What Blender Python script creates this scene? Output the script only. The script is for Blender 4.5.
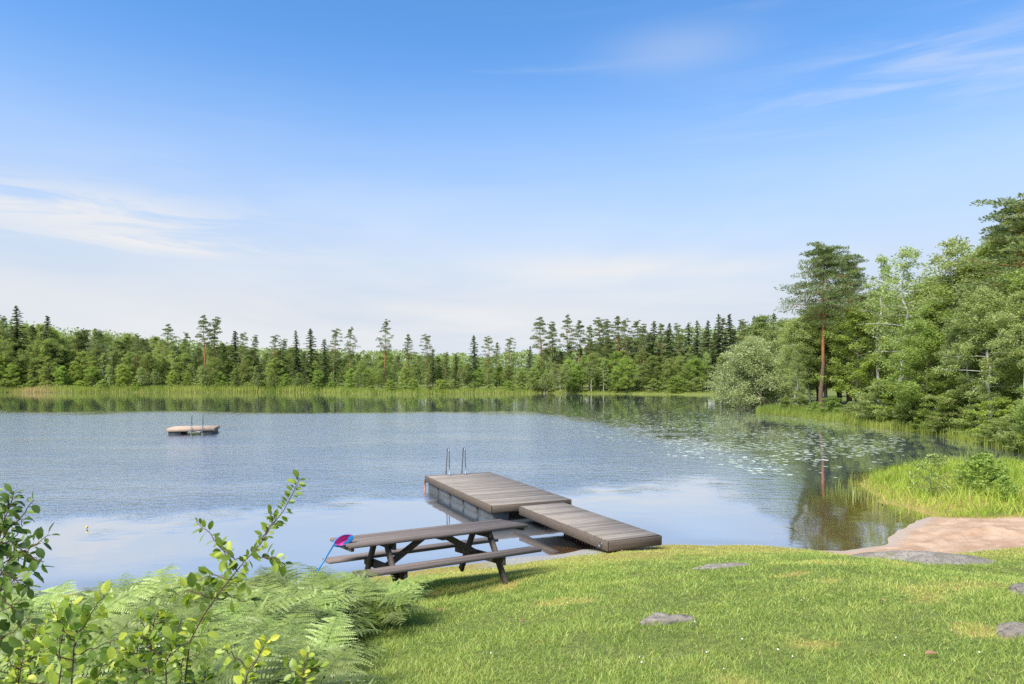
import bpy, math, random
import numpy as np
from mathutils import Vector, Matrix
R = math.radians
sc = bpy.context.scene
for o in list(bpy.data.objects): bpy.data.objects.remove(o)
C = sc.collection
F, HC, HY = 683.0, 3.7, 380.0          # focal length in pixels, eye height over the lake, horizon row

# ------------------------------------------------------------------ camera, sky, sun, exposure
cam_d = bpy.data.cameras.new('camera'); cam = bpy.data.objects.new('camera', cam_d); C.objects.link(cam)
cam.location = (0, 0, HC); cam.rotation_euler = (R(90), 0, 0)
cam_d.sensor_width = 36; cam_d.lens = 36*F/1024; cam_d.shift_y = (HY-342)/1024
cam_d.clip_start = .05; cam_d.clip_end = 5000
sc.camera = cam
SUN_EL, SUN_AZ = 49.0, 222.0           # azimuth clockwise from +Y (north)
SUN_STR, SUN_ANG, SKY_STR, EXPO = 3.8, 32.0, 0.071, 1.20
sun_d = bpy.data.lights.new('sun', 'SUN'); sun = bpy.data.objects.new('sun', sun_d); C.objects.link(sun)
sun_d.energy = SUN_STR; sun_d.angle = R(SUN_ANG); sun_d.color = (1.0, .955, .88)
_d = Vector((math.sin(R(SUN_AZ))*math.cos(R(SUN_EL)), math.cos(R(SUN_AZ))*math.cos(R(SUN_EL)), math.sin(R(SUN_EL))))
sun.rotation_euler = _d.to_track_quat('Z', 'Y').to_euler(); sun.location = (-30, -20, 60)
world = bpy.data.worlds.new('World'); sc.world = world; world.use_nodes = True
sc.view_settings.view_transform = 'Standard'; sc.view_settings.look = 'None'
sc.view_settings.exposure = EXPO; sc.view_settings.gamma = 1; sc.view_settings.use_curve_mapping = False
sc.render.engine = 'CYCLES'
cy = sc.cycles
cy.max_bounces = 8; cy.diffuse_bounces = 6; cy.glossy_bounces = 3; cy.transmission_bounces = 3
cy.transparent_max_bounces = 6; cy.caustics_reflective = False; cy.caustics_refractive = False
cy.sample_clamp_indirect = 6; cy.use_denoising = False
try: cy.denoising_prefilter = 'ACCURATE'
except Exception: pass

class N:
    """small node-tree helper"""
    def __init__(s, tree): s.t = tree; s.n = tree.nodes; s.l = tree.links
    def new(s, typ, **kw):
        n = s.n.new(typ)
        for k, v in kw.items():
            if k == 'i':
                for a, b in v.items(): s.set(n, a, b)
            else: setattr(n, k, v)
        return n
    def set(s, n, a, b):
        if isinstance(b, bpy.types.NodeSocket): s.l.new(b, n.inputs[a])
        elif isinstance(b, bpy.types.Node): s.l.new(b.outputs[0], n.inputs[a])
        else: n.inputs[a].default_value = b
    def math(s, op, a, b=0, c=None, clamp=False):
        n = s.new('ShaderNodeMath', operation=op, use_clamp=clamp, i={0: a, 1: b})
        if c is not None: s.set(n, 2, c)
        return n.outputs[0]
    def sstep(s, v, a, b, lo=0., hi=1.):
        return s.new('ShaderNodeMapRange', interpolation_type='SMOOTHSTEP', i={0: v, 1: a, 2: b, 3: lo, 4: hi}).outputs[0]
    def mix(s, f, a, b, mode='MIX'):
        n = s.new('ShaderNodeMix', data_type='RGBA', blend_type=mode)
        for k, v in ((0, f), (6, a), (7, b)):
            if isinstance(v, tuple) and len(v) == 3: v = (*v, 1)
            s.set(n, k, v)
        return n.outputs[2]
    def noise(s, vec, scale, detail=3, rough=.55, dist=0):
        return s.new('ShaderNodeTexNoise', i={'Vector': vec, 'Scale': scale, 'Detail': detail, 'Roughness': rough, 'Distortion': dist}).outputs[0]
    def map(s, vec, scale=(1, 1, 1), loc=(0, 0, 0), rot=(0, 0, 0)):
        return s.new('ShaderNodeMapping', i={0: vec, 1: loc, 2: rot, 3: scale}).outputs[0]
    def attr(s, name): return s.new('ShaderNodeAttribute', attribute_name=name).outputs['Fac']

w = N(world.node_tree)
for n in list(w.n): w.n.remove(n)
sky = w.new('ShaderNodeTexSky', sky_type='NISHITA', sun_disc=False, sun_elevation=R(SUN_EL), sun_rotation=R(SUN_AZ),
            altitude=50, air_density=1.0, dust_density=.6, ozone_density=2.0)
tc = w.new('ShaderNodeTexCoord').outputs['Generated']
sep = w.new('ShaderNodeSeparateXYZ', i={0: tc})
dx, dy, dz = sep.outputs
az = w.math('ARCTAN2', dx, dy)
el = w.math('ARCSINE', dz)
elp = w.math('MAXIMUM', el, 0.0)
# blue of the upper sky, thinning to a milky white near the horizon
blue = w.mix(1.0, sky.outputs[0], (.70, 1.18, 1.55), 'MULTIPLY')
haze_f = w.sstep(elp, 0.50, 0.08, 0.0, 1.0)
haze_f = w.math('POWER', haze_f, 1.25)
cv = w.new('ShaderNodeCombineXYZ', i={0: az, 1: w.math('MULTIPLY', el, 5.0), 2: 0.0}).outputs[0]
big = w.noise(w.map(cv, (1.1, 1.0, 1)), 1.6, 4, .55, .4)
milky = w.mix(w.sstep(big, .35, .7), (4.1, 4.45, 5.05), (4.85, 4.95, 5.12))
base = w.mix(w.math('MULTIPLY', haze_f, .96), blue, milky)
# thin cirrus streaks
st = w.noise(w.map(cv, (1.0, 2.2, 1), (3.1, .4, 0), (0, 0, R(-8))), 2.3, 7, .62, .9)
st2 = w.noise(w.map(cv, (.8, 1.2, 1), (7.7, 2.2, 0)), 1.9, 3, .5)
cir = w.math('MULTIPLY', w.sstep(st, .50, .78), w.sstep(st2, .42, .68))
cir = w.math('MULTIPLY', cir, w.sstep(el, .75, .15, .35, 1.0))
# the longer bank of thin cloud low on the left and a broad pale veil low in the middle
def blob(a0, e0, sa, se):
    a = w.math('DIVIDE', w.math('SUBTRACT', az, a0), sa); e = w.math('DIVIDE', w.math('SUBTRACT', el, e0), se)
    r = w.math('ADD', w.math('MULTIPLY', a, a), w.math('MULTIPLY', e, e))
    return w.math('EXPONENT', w.math('MULTIPLY', r, -1.0))
wis = w.noise(w.map(cv, (1.4, 2.6, 1), (1.3, 5.4, 0), (0, 0, R(6))), 2.6, 6, .6, .6)
bank = w.math('ADD', blob(-.58, .205, .20, .030), blob(-.42, .175, .16, .012))
bank = w.math('MULTIPLY', bank, w.sstep(wis, .40, .56))
tr = w.math('ADD', w.math('MULTIPLY', blob(.56, .365, .22, .05), w.sstep(wis, .40, .72, 0, .38)), w.math('MULTIPLY', blob(.24, .44, .10, .03), .22))
veil = w.math('MULTIPLY', w.math('ADD', blob(-.15, .075, .42, .055), blob(.2, .16, .2, .02)), w.sstep(big, .34, .6, .15, .95))
cl = w.math('ADD', w.math('MULTIPLY', cir, .15), w.math('ADD', w.math('MULTIPLY', bank, .9), w.math('ADD', tr, veil)), clamp=True)
col = w.mix(cl, base, (5.25, 5.3, 5.4))
bg = w.new('ShaderNodeBackground', i={'Color': col, 'Strength': SKY_STR})
w.l.new(bg.outputs[0], w.new('ShaderNodeOutputWorld').inputs[0])

# ------------------------------------------------------------------ mesh helpers
def mesh(name, V, faces, mat=None, attrs=None, smooth=False, mats=None, midx=None):
    """faces: list of (n,k) index arrays; attrs: {name: per-vertex floats}"""
    me = bpy.data.meshes.new(name)
    V = np.asarray(V, np.float32)
    faces = [np.asarray(f, np.int32) for f in faces if len(f)]
    me.vertices.add(len(V)); me.vertices.foreach_set('co', V.ravel())
    loops = np.concatenate([f.ravel() for f in faces])
    tot = np.concatenate([np.full(len(f), f.shape[1], np.int32) for f in faces])
    start = np.concatenate([[0], np.cumsum(tot)[:-1]]).astype(np.int32)
    me.loops.add(len(loops)); me.loops.foreach_set('vertex_index', loops)
    me.polygons.add(len(tot)); me.polygons.foreach_set('loop_start', start); me.polygons.foreach_set('loop_total', tot)
    if smooth: me.polygons.foreach_set('use_smooth', np.ones(len(tot), bool))
    me.update(calc_edges=True)
    for k, a in (attrs or {}).items():
        at = me.attributes.new(k, 'FLOAT', 'POINT'); at.data.foreach_set('value', np.asarray(a, np.float32))
    for m in (mats or ([mat] if mat else [])): me.materials.append(m)
    if midx is not None: me.polygons.foreach_set('material_index', np.asarray(midx, np.int32))
    return me

def link(name, me, parent=None, loc=None, rot=None):
    o = bpy.data.objects.new(name, me); C.objects.link(o)
    if parent: o.parent = parent
    if loc is not None: o.location = loc
    if rot is not None: o.rotation_euler = rot
    return o
def tag(o, label=None, cat=None, group=None, kind=None):
    if label: o['label'] = label
    if cat: o['category'] = cat
    if group: o['group'] = group
    if kind: o['kind'] = kind
    return o
def thing(name, label, cat, loc=(0, 0, 0), rz=0, group=None):
    o = link(name, None, None, loc, (0, 0, rz)); o.empty_display_size = .1
    return tag(o, label, cat, group)
def clone(o, label=None):
    c = o.copy(); C.objects.link(c)
    for ch in kids[o.name] if o.name in kids else []:
        d = ch.copy(); C.objects.link(d); d.parent = c
    if label: c['label'] = label
    return c
kids = {}

class MB:
    """collects boxes and tubes for one mesh; each piece gets its own 'rnd' value and an along-grain 'u' coordinate"""
    def __init__(s, seed=1): s.V = []; s.Fq = []; s.r = []; s.u = []; s.n = 0; s.rng = random.Random(seed); s.Ft = []
    def _add(s, V, Fq, u, Ft=None):
        V = np.asarray(V, float); s.V.append(V); s.Fq.append(np.asarray(Fq)+s.n)
        if Ft is not None and len(Ft): s.Ft.append(np.asarray(Ft)+s.n)
        s.r.append(np.full(len(V), s.rng.random())); s.u.append(u); s.n += len(V)
    def bar(s, p0, p1, wd, th, up=(0, 0, 1), b=.006):
        """a sawn timber from p0 to p1 (width wd, thickness th) with eased edges"""
        p0, p1 = np.array(p0, float), np.array(p1, float); d = p1-p0; L = np.linalg.norm(d); d /= L
        up = np.array(up, float); sd = np.cross(d, up); sd /= np.linalg.norm(sd); up = np.cross(sd, d)
        b = min(b, th*.3, wd*.3); a, c = wd/2, th/2
        ring = [(-a+b, -c), (a-b, -c), (a, -c+b), (a, c-b), (a-b, c), (-a+b, c), (-a, c-b), (-a, -c+b)]
        V = []; st = [0, b, L-b, L]; sk = [b, 0, 0, b]
        for t, k in zip(st, sk):
            for x, y in ring:
                V.append(p0+d*t+sd*(x-np.sign(x)*k*.8)+up*(y-np.sign(y)*k*.8))
        Fq = []
        for i in range(3):
            for j in range(8): Fq.append((i*8+j, i*8+(j+1) % 8, (i+1)*8+(j+1) % 8, (i+1)*8+j))
        for o_, rev in ((0, True), (24, False)):
            for q in ((0, 1, 2, 7), (7, 2, 3, 6), (6, 3, 4, 5)):
                q = [o_+k for k in q]; Fq.append(q[::-1] if rev else q)
        s._add(V, Fq, np.zeros(len(V)))
    def tube(s, pts, rad, seg=8, cap=True):
        V, Fq = tube(pts, rad, seg); Ft = []
        if cap:
            n = len(V); V = np.vstack([V, [pts[0]], [pts[-1]]])
            for j in range(seg):
                Ft.append((n, (j+1) % seg, j)); Ft.append((n+1, n-seg+j, n-seg+(j+1) % seg))
        s._add(V, Fq, np.zeros(len(V)), Ft)
    def build(s, name, mat, parent=None, smooth=False):
        fs = [np.vstack(s.Fq)] + ([np.vstack(s.Ft)] if s.Ft else [])
        return link(name, mesh(name, np.vstack(s.V), fs, mat, {'rnd': np.concatenate(s.r)}, smooth), parent)

def tube(pts, rad, seg=7):
    pts = np.asarray(pts, float); n = len(pts); rad = np.broadcast_to(np.asarray(rad, float), (n,))
    T = np.gradient(pts, axis=0); T /= np.linalg.norm(T, axis=1)[:, None]+1e-9
    ref = np.array([0, 0, 1.]) if abs(T[:, 2]).mean() < .75 else np.array([1., 0, 0])
    A = np.cross(T, ref); A /= np.linalg.norm(A, axis=1)[:, None]+1e-9; B = np.cross(T, A)
    an = np.arange(seg)/seg*2*np.pi
    V = (pts[:, None]+rad[:, None, None]*(A[:, None]*np.cos(an)[None, :, None]+B[:, None]*np.sin(an)[None, :, None])).reshape(-1, 3)
    i = np.arange(n-1)[:, None]*seg; j = np.arange(seg)[None]; k = (j+1) % seg
    Fq = np.stack([i+j, i+seg+j, i+seg+k, i+k], -1).reshape(-1, 4)
    return V, Fq
def join(parts):
    V = []; Fs = []; n = 0
    for v, f in parts: V.append(v); Fs.append(np.asarray(f)+n); n += len(v)
    return np.vstack(V), np.vstack(Fs)

def lat(seed, n=256):
    return np.random.RandomState(seed).rand(n, n)
_L = {}
def vn(x, y, scale=1., seed=0, octv=1):
    """lattice value noise in 0..1"""
    x = np.asarray(x, float)/scale; y = np.asarray(y, float)/scale; tot = 0; amp = 1; s = 0
    if seed not in _L: _L[seed] = lat(seed+11)
    L = _L[seed]
    for o in range(octv):
        xi = np.floor(x).astype(int); yi = np.floor(y).astype(int); fx = x-xi; fy = y-yi
        fx = fx*fx*(3-2*fx); fy = fy*fy*(3-2*fy); a = L[xi % 256, yi % 256]; b = L[(xi+1) % 256, yi % 256]
        c = L[xi % 256, (yi+1) % 256]; d = L[(xi+1) % 256, (yi+1) % 256]
        s = s+amp*((a*(1-fx)+b*fx)*(1-fy)+(c*(1-fx)+d*fx)*fy); tot += amp; amp *= .5; x = x*2+17.3; y = y*2+5.1
    return s/tot
def ss(v, a, b):
    t = np.clip((np.asarray(v, float)-a)/(b-a), 0, 1); return t*t*(3-2*t)

# ------------------------------------------------------------------ the lie of the land
def wp(px, py, z=0.):                       # a point at height z seen at a pixel (used once to survey the shoreline)
    d = (HC-z)*F/(py-HY); return ((px-512)/F*d, d)
LAKE = [(-205, 178), (-190, 120), (-130, 60), (-75, 28), (-38, 14.5), (-20, 12.2), (-12, 11.9), (-8.5, 11.8), (-6, 12.0), (-4.0, 12.2), (-2.6, 12.8),
        (-1.4, 13.4), (-.2, 14.1), (.8, 14.6), (2, 15.0), (4, 15.3), (6, 15.2), (7.0, 14.75), (7.5, 14.95), wp(884, 542), wp(900, 529), wp(920, 520),
        wp(931, 515.5), wp(908, 509), wp(886, 503), wp(868, 493), wp(860, 484), wp(872, 474), wp(910, 467), (19.5, 29.5), (21.5, 28.5), (24, 28.7),
        (26.5, 31), (26.3, 34), (27.0, 37.7), (28.2, 44), (28.5, 52), (28.8, 60), (29, 66), (28.6, 71), (27.6, 75), (29.5, 79), (36, 84), (43, 96),
        (48, 118), (52, 145), (50, 166), (38, 176), (24, 183), (10, 190), (-6, 188), (-20, 181), (-38, 180), (-46, 190), (-56, 203),
        (-80, 206), (-110, 201), (-152, 200)]
LK = np.array(LAKE)
def shore(x, y):
    """signed distance to the waterline, positive on land"""
    x = np.asarray(x, float); y = np.asarray(y, float); shp = x.shape; x = x.ravel(); y = y.ravel()
    xx = x+(vn(x, y, .9, 5, 2)-.5)*.5*ss(np.hypot(x, y), 5, 16); yy = y+(vn(x, y, .9, 6, 2)-.5)*.35
    far = ss(y, 20, 60); xx = xx+far*(vn(x, y, 7, 7, 2)-.5)*3; yy = yy+far*(vn(x, y, 7, 8, 2)-.5)*3
    best = np.full(x.shape, 1e9); ins = np.zeros(x.shape, bool); n = len(LK)
    for i in range(n):
        a, b = LK[i], LK[(i+1) % n]; e = b-a; px_ = xx-a[0]; py_ = yy-a[1]
        t = np.clip((px_*e[0]+py_*e[1])/(e@e), 0, 1)
        best = np.minimum(best, np.hypot(px_-t*e[0], py_-t*e[1]))
        c = ((a[1] > yy) != (b[1] > yy))
        if e[1] != 0: ins ^= c & (xx < e[0]*(yy-a[1])/e[1]+a[0])
    return np.where(ins, -best, best).reshape(shp)
def sandm(x, y, s=None):
    """beach mask"""
    x = np.asarray(x, float); y = np.asarray(y, float)
    yf = 13.35-.05*(x-8)+(vn(x, y, .8, 21, 2)-.5)*.7
    yb = np.interp(x, [8, 11.0, 12.3, 14, 20], [16, 18.6, 17.5, 17.0, 16.0])+(vn(x, y, .6, 22, 2)-.5)*.7
    return ss(y, yf-.12, yf+.12)*ss(yb-y, -.12, .12)*ss(x, 6.3, 7.0)*(x < 60)
def height(x, y):
    s = shore(x, y)
    near = np.interp(s, [-40, -12, -3, 0, .5, 1, 3, 5, 8, 10.5, 15, 30, 200], [-6, -3, -.55, 0, .07, .16, .60, 1.02, 1.60, 1.98, 2.18, 3, 8])
    nearlow = np.interp(s, [-40, -12, -3, 0, 1, 3, 6, 20], [-6, -3, -.35, 0, .12, .27, .42, 1.2])
    farp = np.interp(s, [-40, -8, 0, 1, 5, 20, 60, 200, 900], [-6, -3.5, 0, .25, .5, 1.1, 2.6, 8, 24])
    low = ss(x, 6.8, 8.5)*ss(y, 12.6, 14.6)
    wf = ss(y, 26, 34)
    h = (near*(1-low)+nearlow*low)*(1-wf)+farp*wf
    lnd = ss(s, .2, 2)
    h = h+lnd*((vn(x, y, 2.2, 3, 2)-.5)*.12+(vn(x, y, .45, 4, 2)-.5)*.035)*(1-.6*sandm(x, y))
    h = h-.07*np.exp(-(((x+.9)/1.8)**2+((y-9.3)/1.0)**2))
    # rumpled, dug-over sand
    h = h+sandm(x, y)*((vn(x, y, .30, 9, 3)-.5)*.085+(vn(x, y, .1, 19, 2)-.5)*.045)*ss(s, .1, .6)
    # a low mound of sand
    h = h+.13*np.exp(-(((x-10.9)/.75)**2+((y-15.85)/.3)**2))*(vn(x, y, .2, 10, 2)*.7+.6)
    h = h+ss(y, 150, 260)*ss(-x, 60, 200)*ss(s, 10, 90)*7
    return h
def fernm(x, y):
    """where the fern bed covers the bank"""
    edge = -.215*y-.06+(vn(x, y, .6, 71, 2)-.5)*.25; edge = edge+.25*ss(y, 7.0, 8.2)*0
    return ss(edge-x, 0, .12)*(y < 9.4)
def hz(x, y): return float(height(np.array([x]), np.array([y]))[0])
def gpx(px, py):
    """where the sight line through a pixel meets the ground"""
    ds = np.concatenate([np.arange(1.5, 40, .02), np.arange(40, 300, .5)]); x = (px-512)/F*ds; z = HC-(py-HY)/F*ds
    h = height(x, ds); k = np.argmax(z <= h); return float(x[k]), float(ds[k]), float(h[k])

# ------------------------------------------------------------------ materials
def newmat(name):
    m = bpy.data.materials.new(name); m.use_nodes = True; t = N(m.node_tree)
    for n in list(t.n): t.n.remove(n)
    t.out = t.new('ShaderNodeOutputMaterial'); return m, t
def leaf_mat(name, cols, trans=.35, rough=.5, spec=.3, objvar=.25, patch=None):
    """cols: dark, mid, light; picked by the per-leaf random value"""
    m, t = newmat(name); r = t.attr('rnd')
    ramp = t.new('ShaderNodeValToRGB', i={0: r}); e = ramp.color_ramp.elements
    e[0].color = (*cols[0], 1); e[1].color = (*cols[-1], 1); e[0].position = 0.05; e[1].position = .95
    for k, c in enumerate(cols[1:-1]): q = e.new((k+1)/(len(cols)-1)); q.color = (*c, 1)
    col = ramp.outputs[0]
    oi = t.new('ShaderNodeObjectInfo').outputs['Random']
    hs = t.new('ShaderNodeHueSaturation', i={'Hue': t.math('ADD', .5-min(objvar, .25)*.05, t.math('MULTIPLY', oi, min(objvar, .25)*.08)),
              'Saturation': 1.0, 'Value': t.math('ADD', 1-objvar*.6, t.math('MULTIPLY', t.math('FRACT', t.math('MULTIPLY', oi, 7.31)), objvar*1.2)), 'Color': col})
    col = hs.outputs[0]
    if patch:
        pos = t.new('ShaderNodeNewGeometry').outputs['Position']
        f = t.sstep(t.noise(pos, patch[0], 2), patch[1], patch[2]); col = t.mix(f, col, patch[3])
    p = t.new('ShaderNodeBsdfPrincipled', i={'Base Color': col, 'Roughness': rough, 'Specular IOR Level': spec})
    tl = t.new('ShaderNodeBsdfTranslucent', i={'Color': t.mix(1., col, (1.15, 1.2, .6), 'MULTIPLY')})
    t.l.new(t.new('ShaderNodeMixShader', i={0: trans, 1: p, 2: tl}).outputs[0], t.out.inputs[0]); return m
M = {}
M['pine'] = leaf_mat('pine_needles', [(.105, .14, .058), (.19, .24, .095), (.31, .37, .155)], .45, .6, .2)
M['spruce'] = leaf_mat('spruce_needles', [(.085, .12, .05), (.15, .195, .08), (.24, .30, .12)], .42, .6, .2)
M['broad'] = leaf_mat('broad_leaves', [(.165, .205, .060), (.28, .34, .105), (.42, .49, .18)], .55)
M['birch'] = leaf_mat('birch_leaves', [(.20, .245, .08), (.33, .39, .14), (.47, .53, .23)], .55)
M['willow'] = leaf_mat('willow_leaves', [(.20, .24, .115), (.31, .36, .17), (.44, .49, .27)], .45)
M['lime'] = leaf_mat('bright_leaves', [(.18, .25, .055), (.30, .39, .09), (.44, .53, .16)], .55)
M['fern'] = leaf_mat('fern_fronds', [(.11, .155, .03), (.245, .315, .075), (.46, .52, .22)], .4, .42, .45, .7)
M['alder'] = leaf_mat('alder_leaves', [(0.085, 0.150, 0.025), (0.180, 0.270, 0.040), (0.318, 0.420, 0.060), (0.583, 0.600, 0.070)], .45, .42, .4, .2)
M['alder_dk'] = leaf_mat('alder_leaves_dark', [(0.064, 0.110, 0.025), (0.117, 0.180, 0.035), (0.201, 0.280, 0.050), (0.318, 0.360, 0.070)], .4, .42, .4, .2)
M['lawn'] = leaf_mat('lawn_blades', [(.115, .185, .04), (.26, .35, .07), (.41, .475, .115), (.58, .50, .17)], .42, .5, .3, 0)
M['tall'] = leaf_mat('tall_grass', [(0.159, 0.240, 0.025), (0.286, 0.390, 0.045), (0.424, 0.500, 0.080), (0.551, 0.500, 0.180)], .42, .5, .25, 0)
M['reed'] = leaf_mat('reeds', [(.15, .21, .04), (.28, .34, .065), (.42, .44, .12), (.54, .42, .20)], .4, .5, .2, 0)
def bark_mat(name, lo, hi, split=None, marks=None):
    m, t = newmat(name); tcn = t.new('ShaderNodeTexCoord'); ob = tcn.outputs['Object']; z = t.new('ShaderNodeSeparateXYZ', i={0: ob}).outputs[2]
    n1 = t.noise(t.map(ob, (6, 6, 1.5)), 2.5, 5, .65)
    col = t.mix(t.sstep(n1, .35, .65), tuple(c*.55 for c in lo), lo)
    if split:
        c2 = t.mix(t.sstep(n1, .35, .65), tuple(c*.65 for c in hi), hi)
        col = t.mix(t.sstep(t.math('ADD', z, t.math('MULTIPLY', n1, 2.)), split[0], split[1]), col, c2)
    if marks:
        n2 = t.noise(t.map(ob, (2, 2, 9)), 1.6, 4, .7); col = t.mix(t.sstep(n2, .56, .62), col, marks)
    bp = t.new('ShaderNodeBump', i={'Strength': .5, 'Distance': .03, 'Height': n1})
    p = t.new('ShaderNodeBsdfPrincipled', i={'Base Color': col, 'Roughness': .9, 'Specular IOR Level': .15, 'Normal': bp})
    t.l.new(p.outputs[0], t.out.inputs[0]); return m
M['pinebark'] = bark_mat('pine_bark', (.16, .105, .075), (.42, .17, .075), (4.5, 7.5))
M['sprucebark'] = bark_mat('spruce_bark', (.13, .10, .08), None)
M['birchbark'] = bark_mat('birch_bark', (.52, .49, .45), None, None, (.07, .06, .055))
M['greybark'] = bark_mat('grey_bark', (.20, .17, .14), None)
M['twig'] = bark_mat('twig_bark', (.13, .075, .05), None)

def wood_mat(name, light, dark, scale=1., var=.35, axis=0):
    """weathered timber: grain running along each object's x (or y) axis"""
    m, t = newmat(name); ob = t.new('ShaderNodeTexCoord').outputs['Object']; r = t.attr('rnd')
    off = t.new('ShaderNodeCombineXYZ', i={0: t.math('MULTIPLY', r, 31.), 1: t.math('MULTIPLY', r, 17.), 2: t.math('MULTIPLY', r, 9.)}).outputs[0]
    v = t.new('ShaderNodeVectorMath', operation='ADD', i={0: ob, 1: off}).outputs[0]
    st_ = [(1.2, 40, 40), (40, 1.2, 40)][axis]
    g = t.noise(t.map(v, tuple(a*scale for a in st_)), 1., 6, .65, .3)
    g2 = t.noise(v, 2.3, 4, .6); st2_ = t.noise(t.map(v, (.6, .6, .6)), 5., 5, .7)
    col = t.mix(t.sstep(g, .3, .7), dark, light)
    col = t.mix(t.sstep(g2, .35, .75, 0, .5), col, tuple(c*.62 for c in light))
    col = t.mix(t.sstep(st2_, .60, .78, 0, .55), col, tuple(c*.5 for c in dark))
    val = t.math('ADD', 1-var/2, t.math('MULTIPLY', r, var))
    hs = t.new('ShaderNodeHueSaturation', i={'Hue': .5, 'Saturation': 1., 'Value': val, 'Color': col}).outputs[0]
    bp = t.new('ShaderNodeBump', i={'Strength': .35, 'Distance': .006, 'Height': g})
    p = t.new('ShaderNodeBsdfPrincipled', i={'Base Color': hs, 'Roughness': .8, 'Specular IOR Level': .2, 'Normal': bp})
    t.l.new(p.outputs[0], t.out.inputs[0]); return m
M['tablewood'] = wood_mat('table_wood', (.185, .15, .13), (.092, .072, .061), 1., .5)
M['tableframe'] = wood_mat('table_frame_wood', (.125, .10, .083), (.06, .047, .038), 1., .25)
M['deckwood'] = wood_mat('deck_wood', (.37, .315, .27), (.20, .165, .14), 1., .42, 1)
M['beamwood'] = wood_mat('beam_wood', (.135, .105, .082), (.06, .045, .036), 1., .3)
M['raftwood'] = wood_mat('raft_wood', (.50, .37, .27), (.30, .21, .15), 1., .3, 1)
M['wetwood'] = wood_mat('wet_wood', (.11, .085, .065), (.05, .04, .03), 1., .2)
def plain(name, col, rough=.5, metal=0., noise=None, bump=0):
    m, t = newmat(name); c = (*col, 1)
    p = t.new('ShaderNodeBsdfPrincipled', i={'Base Color': c, 'Roughness': rough, 'Metallic': metal})
    if noise:
        ob = t.new('ShaderNodeTexCoord').outputs['Object']; n = t.noise(ob, noise[0], 5, .6)
        t.set(p, 'Base Color', t.mix(t.sstep(n, .35, .68), col, noise[1]))
        if bump: t.set(p, 'Normal', t.new('ShaderNodeBump', i={'Strength': .6, 'Distance': bump, 'Height': n}))
    t.l.new(p.outputs[0], t.out.inputs[0]); return m
M['steel'] = plain('galvanised_steel', (.22, .24, .26), .45, .8, (14, (.13, .14, .15)))
M['floatbox'] = plain('grey_float_box', (.085, .09, .095), .7, 0, (3, (.05, .055, .055)))
M['bluepl'] = plain('blue_plastic', (.015, .17, .42), .35)
M['pinkpl'] = plain('pink_net_fabric', (.75, .06, .30), .6)
M['petal'] = plain('white_petal', (.75, .73, .70), .6)
M['yellow'] = plain('yellow_petal', (.75, .50, .04), .5)
M['deadleaf'] = plain('dead_leaf', (.26, .13, .07), .7)

m, t = newmat('granite'); ob = t.new('ShaderNodeNewGeometry').outputs['Position']
n1 = t.noise(ob, 3., 6, .65); n2 = t.noise(ob, 24., 5, .8); n3 = t.noise(ob, 2.2, 5, .65)
c = t.mix(t.sstep(n1, .35, .65), (.17, .145, .115), (.255, .225, .185)); c = t.mix(t.sstep(n2, .50, .60, 0, .85), c, (.06, .054, .05))
c = t.mix(t.sstep(n3, .52, .62, 0, .75), c, (.13, .125, .07))
p = t.new('ShaderNodeBsdfPrincipled', i={'Base Color': c, 'Roughness': .85, 'Specular IOR Level': .25, 'Normal': t.new('ShaderNodeBump', i={'Strength': .8, 'Distance': .02, 'Height': t.math('ADD', n1, t.math('MULTIPLY', n2, .3))})})
t.l.new(p.outputs[0], t.out.inputs[0]); M['rock'] = m

# ground: soil and moss between the blades, beach sand, gravel at the water's edge, woodland floor
m, t = newmat('ground'); pos = t.new('ShaderNodeNewGeometry').outputs['Position']
sa, sh, gr, dr = t.attr('sand'), t.attr('shore'), t.attr('gravel'), t.attr('dry')
n1 = t.noise(pos, 1.7, 4, .6); n2 = t.noise(pos, 14., 5, .65); n3 = t.noise(pos, 60., 3, .6)
g = t.mix(t.sstep(n2, .3, .7), (.085, .095, .028), (.17, .20, .045))
g = t.mix(t.sstep(dr, .25, .8), g, t.mix(t.sstep(n2, .3, .7), (.19, .14, .05), (.34, .27, .065)))
g = t.mix(t.attr('litter'), g, t.mix(t.sstep(n2, .3, .7), (.06, .055, .025), (.13, .10, .055)))
g = t.mix(t.sstep(n2, .66, .76, 0, .7), g, (.12, .085, .05))
s_ = t.mix(t.sstep(n1, .3, .7), (.32, .20, .125), (.46, .325, .22)); s_ = t.mix(t.sstep(n3, .5, .72, 0, .5), s_, (.19, .125, .085))
s_ = t.mix(t.sstep(n2, .58, .75, 0, .45), s_, (.24, .15, .10))
s_ = t.mix(t.sstep(sh, .45, .12), s_, (.34, .27, .21))
c = t.mix(sa, g, s_)
gv = t.mix(t.sstep(n3, .35, .65), (.20, .185, .165), (.36, .335, .30)); c = t.mix(gr, c, gv)
ub = t.mix(t.sstep(n1, .35, .65), (.40, .25, .12), (.52, .35, .18)); ub = t.mix(t.sstep(n2, .55, .7), ub, (.24, .16, .08))
c = t.mix(t.sstep(sh, .03, -.08), c, ub)
bp = t.new('ShaderNodeBump', i={'Strength': .7, 'Distance': .03, 'Height': t.math('ADD', n2, t.math('MULTIPLY', n3, .4))})
p = t.new('ShaderNodeBsdfPrincipled', i={'Base Color': c, 'Roughness': .92, 'Specular IOR Level': .15, 'Normal': bp})
t.l.new(p.outputs[0], t.out.inputs[0]); M['ground'] = m

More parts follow.
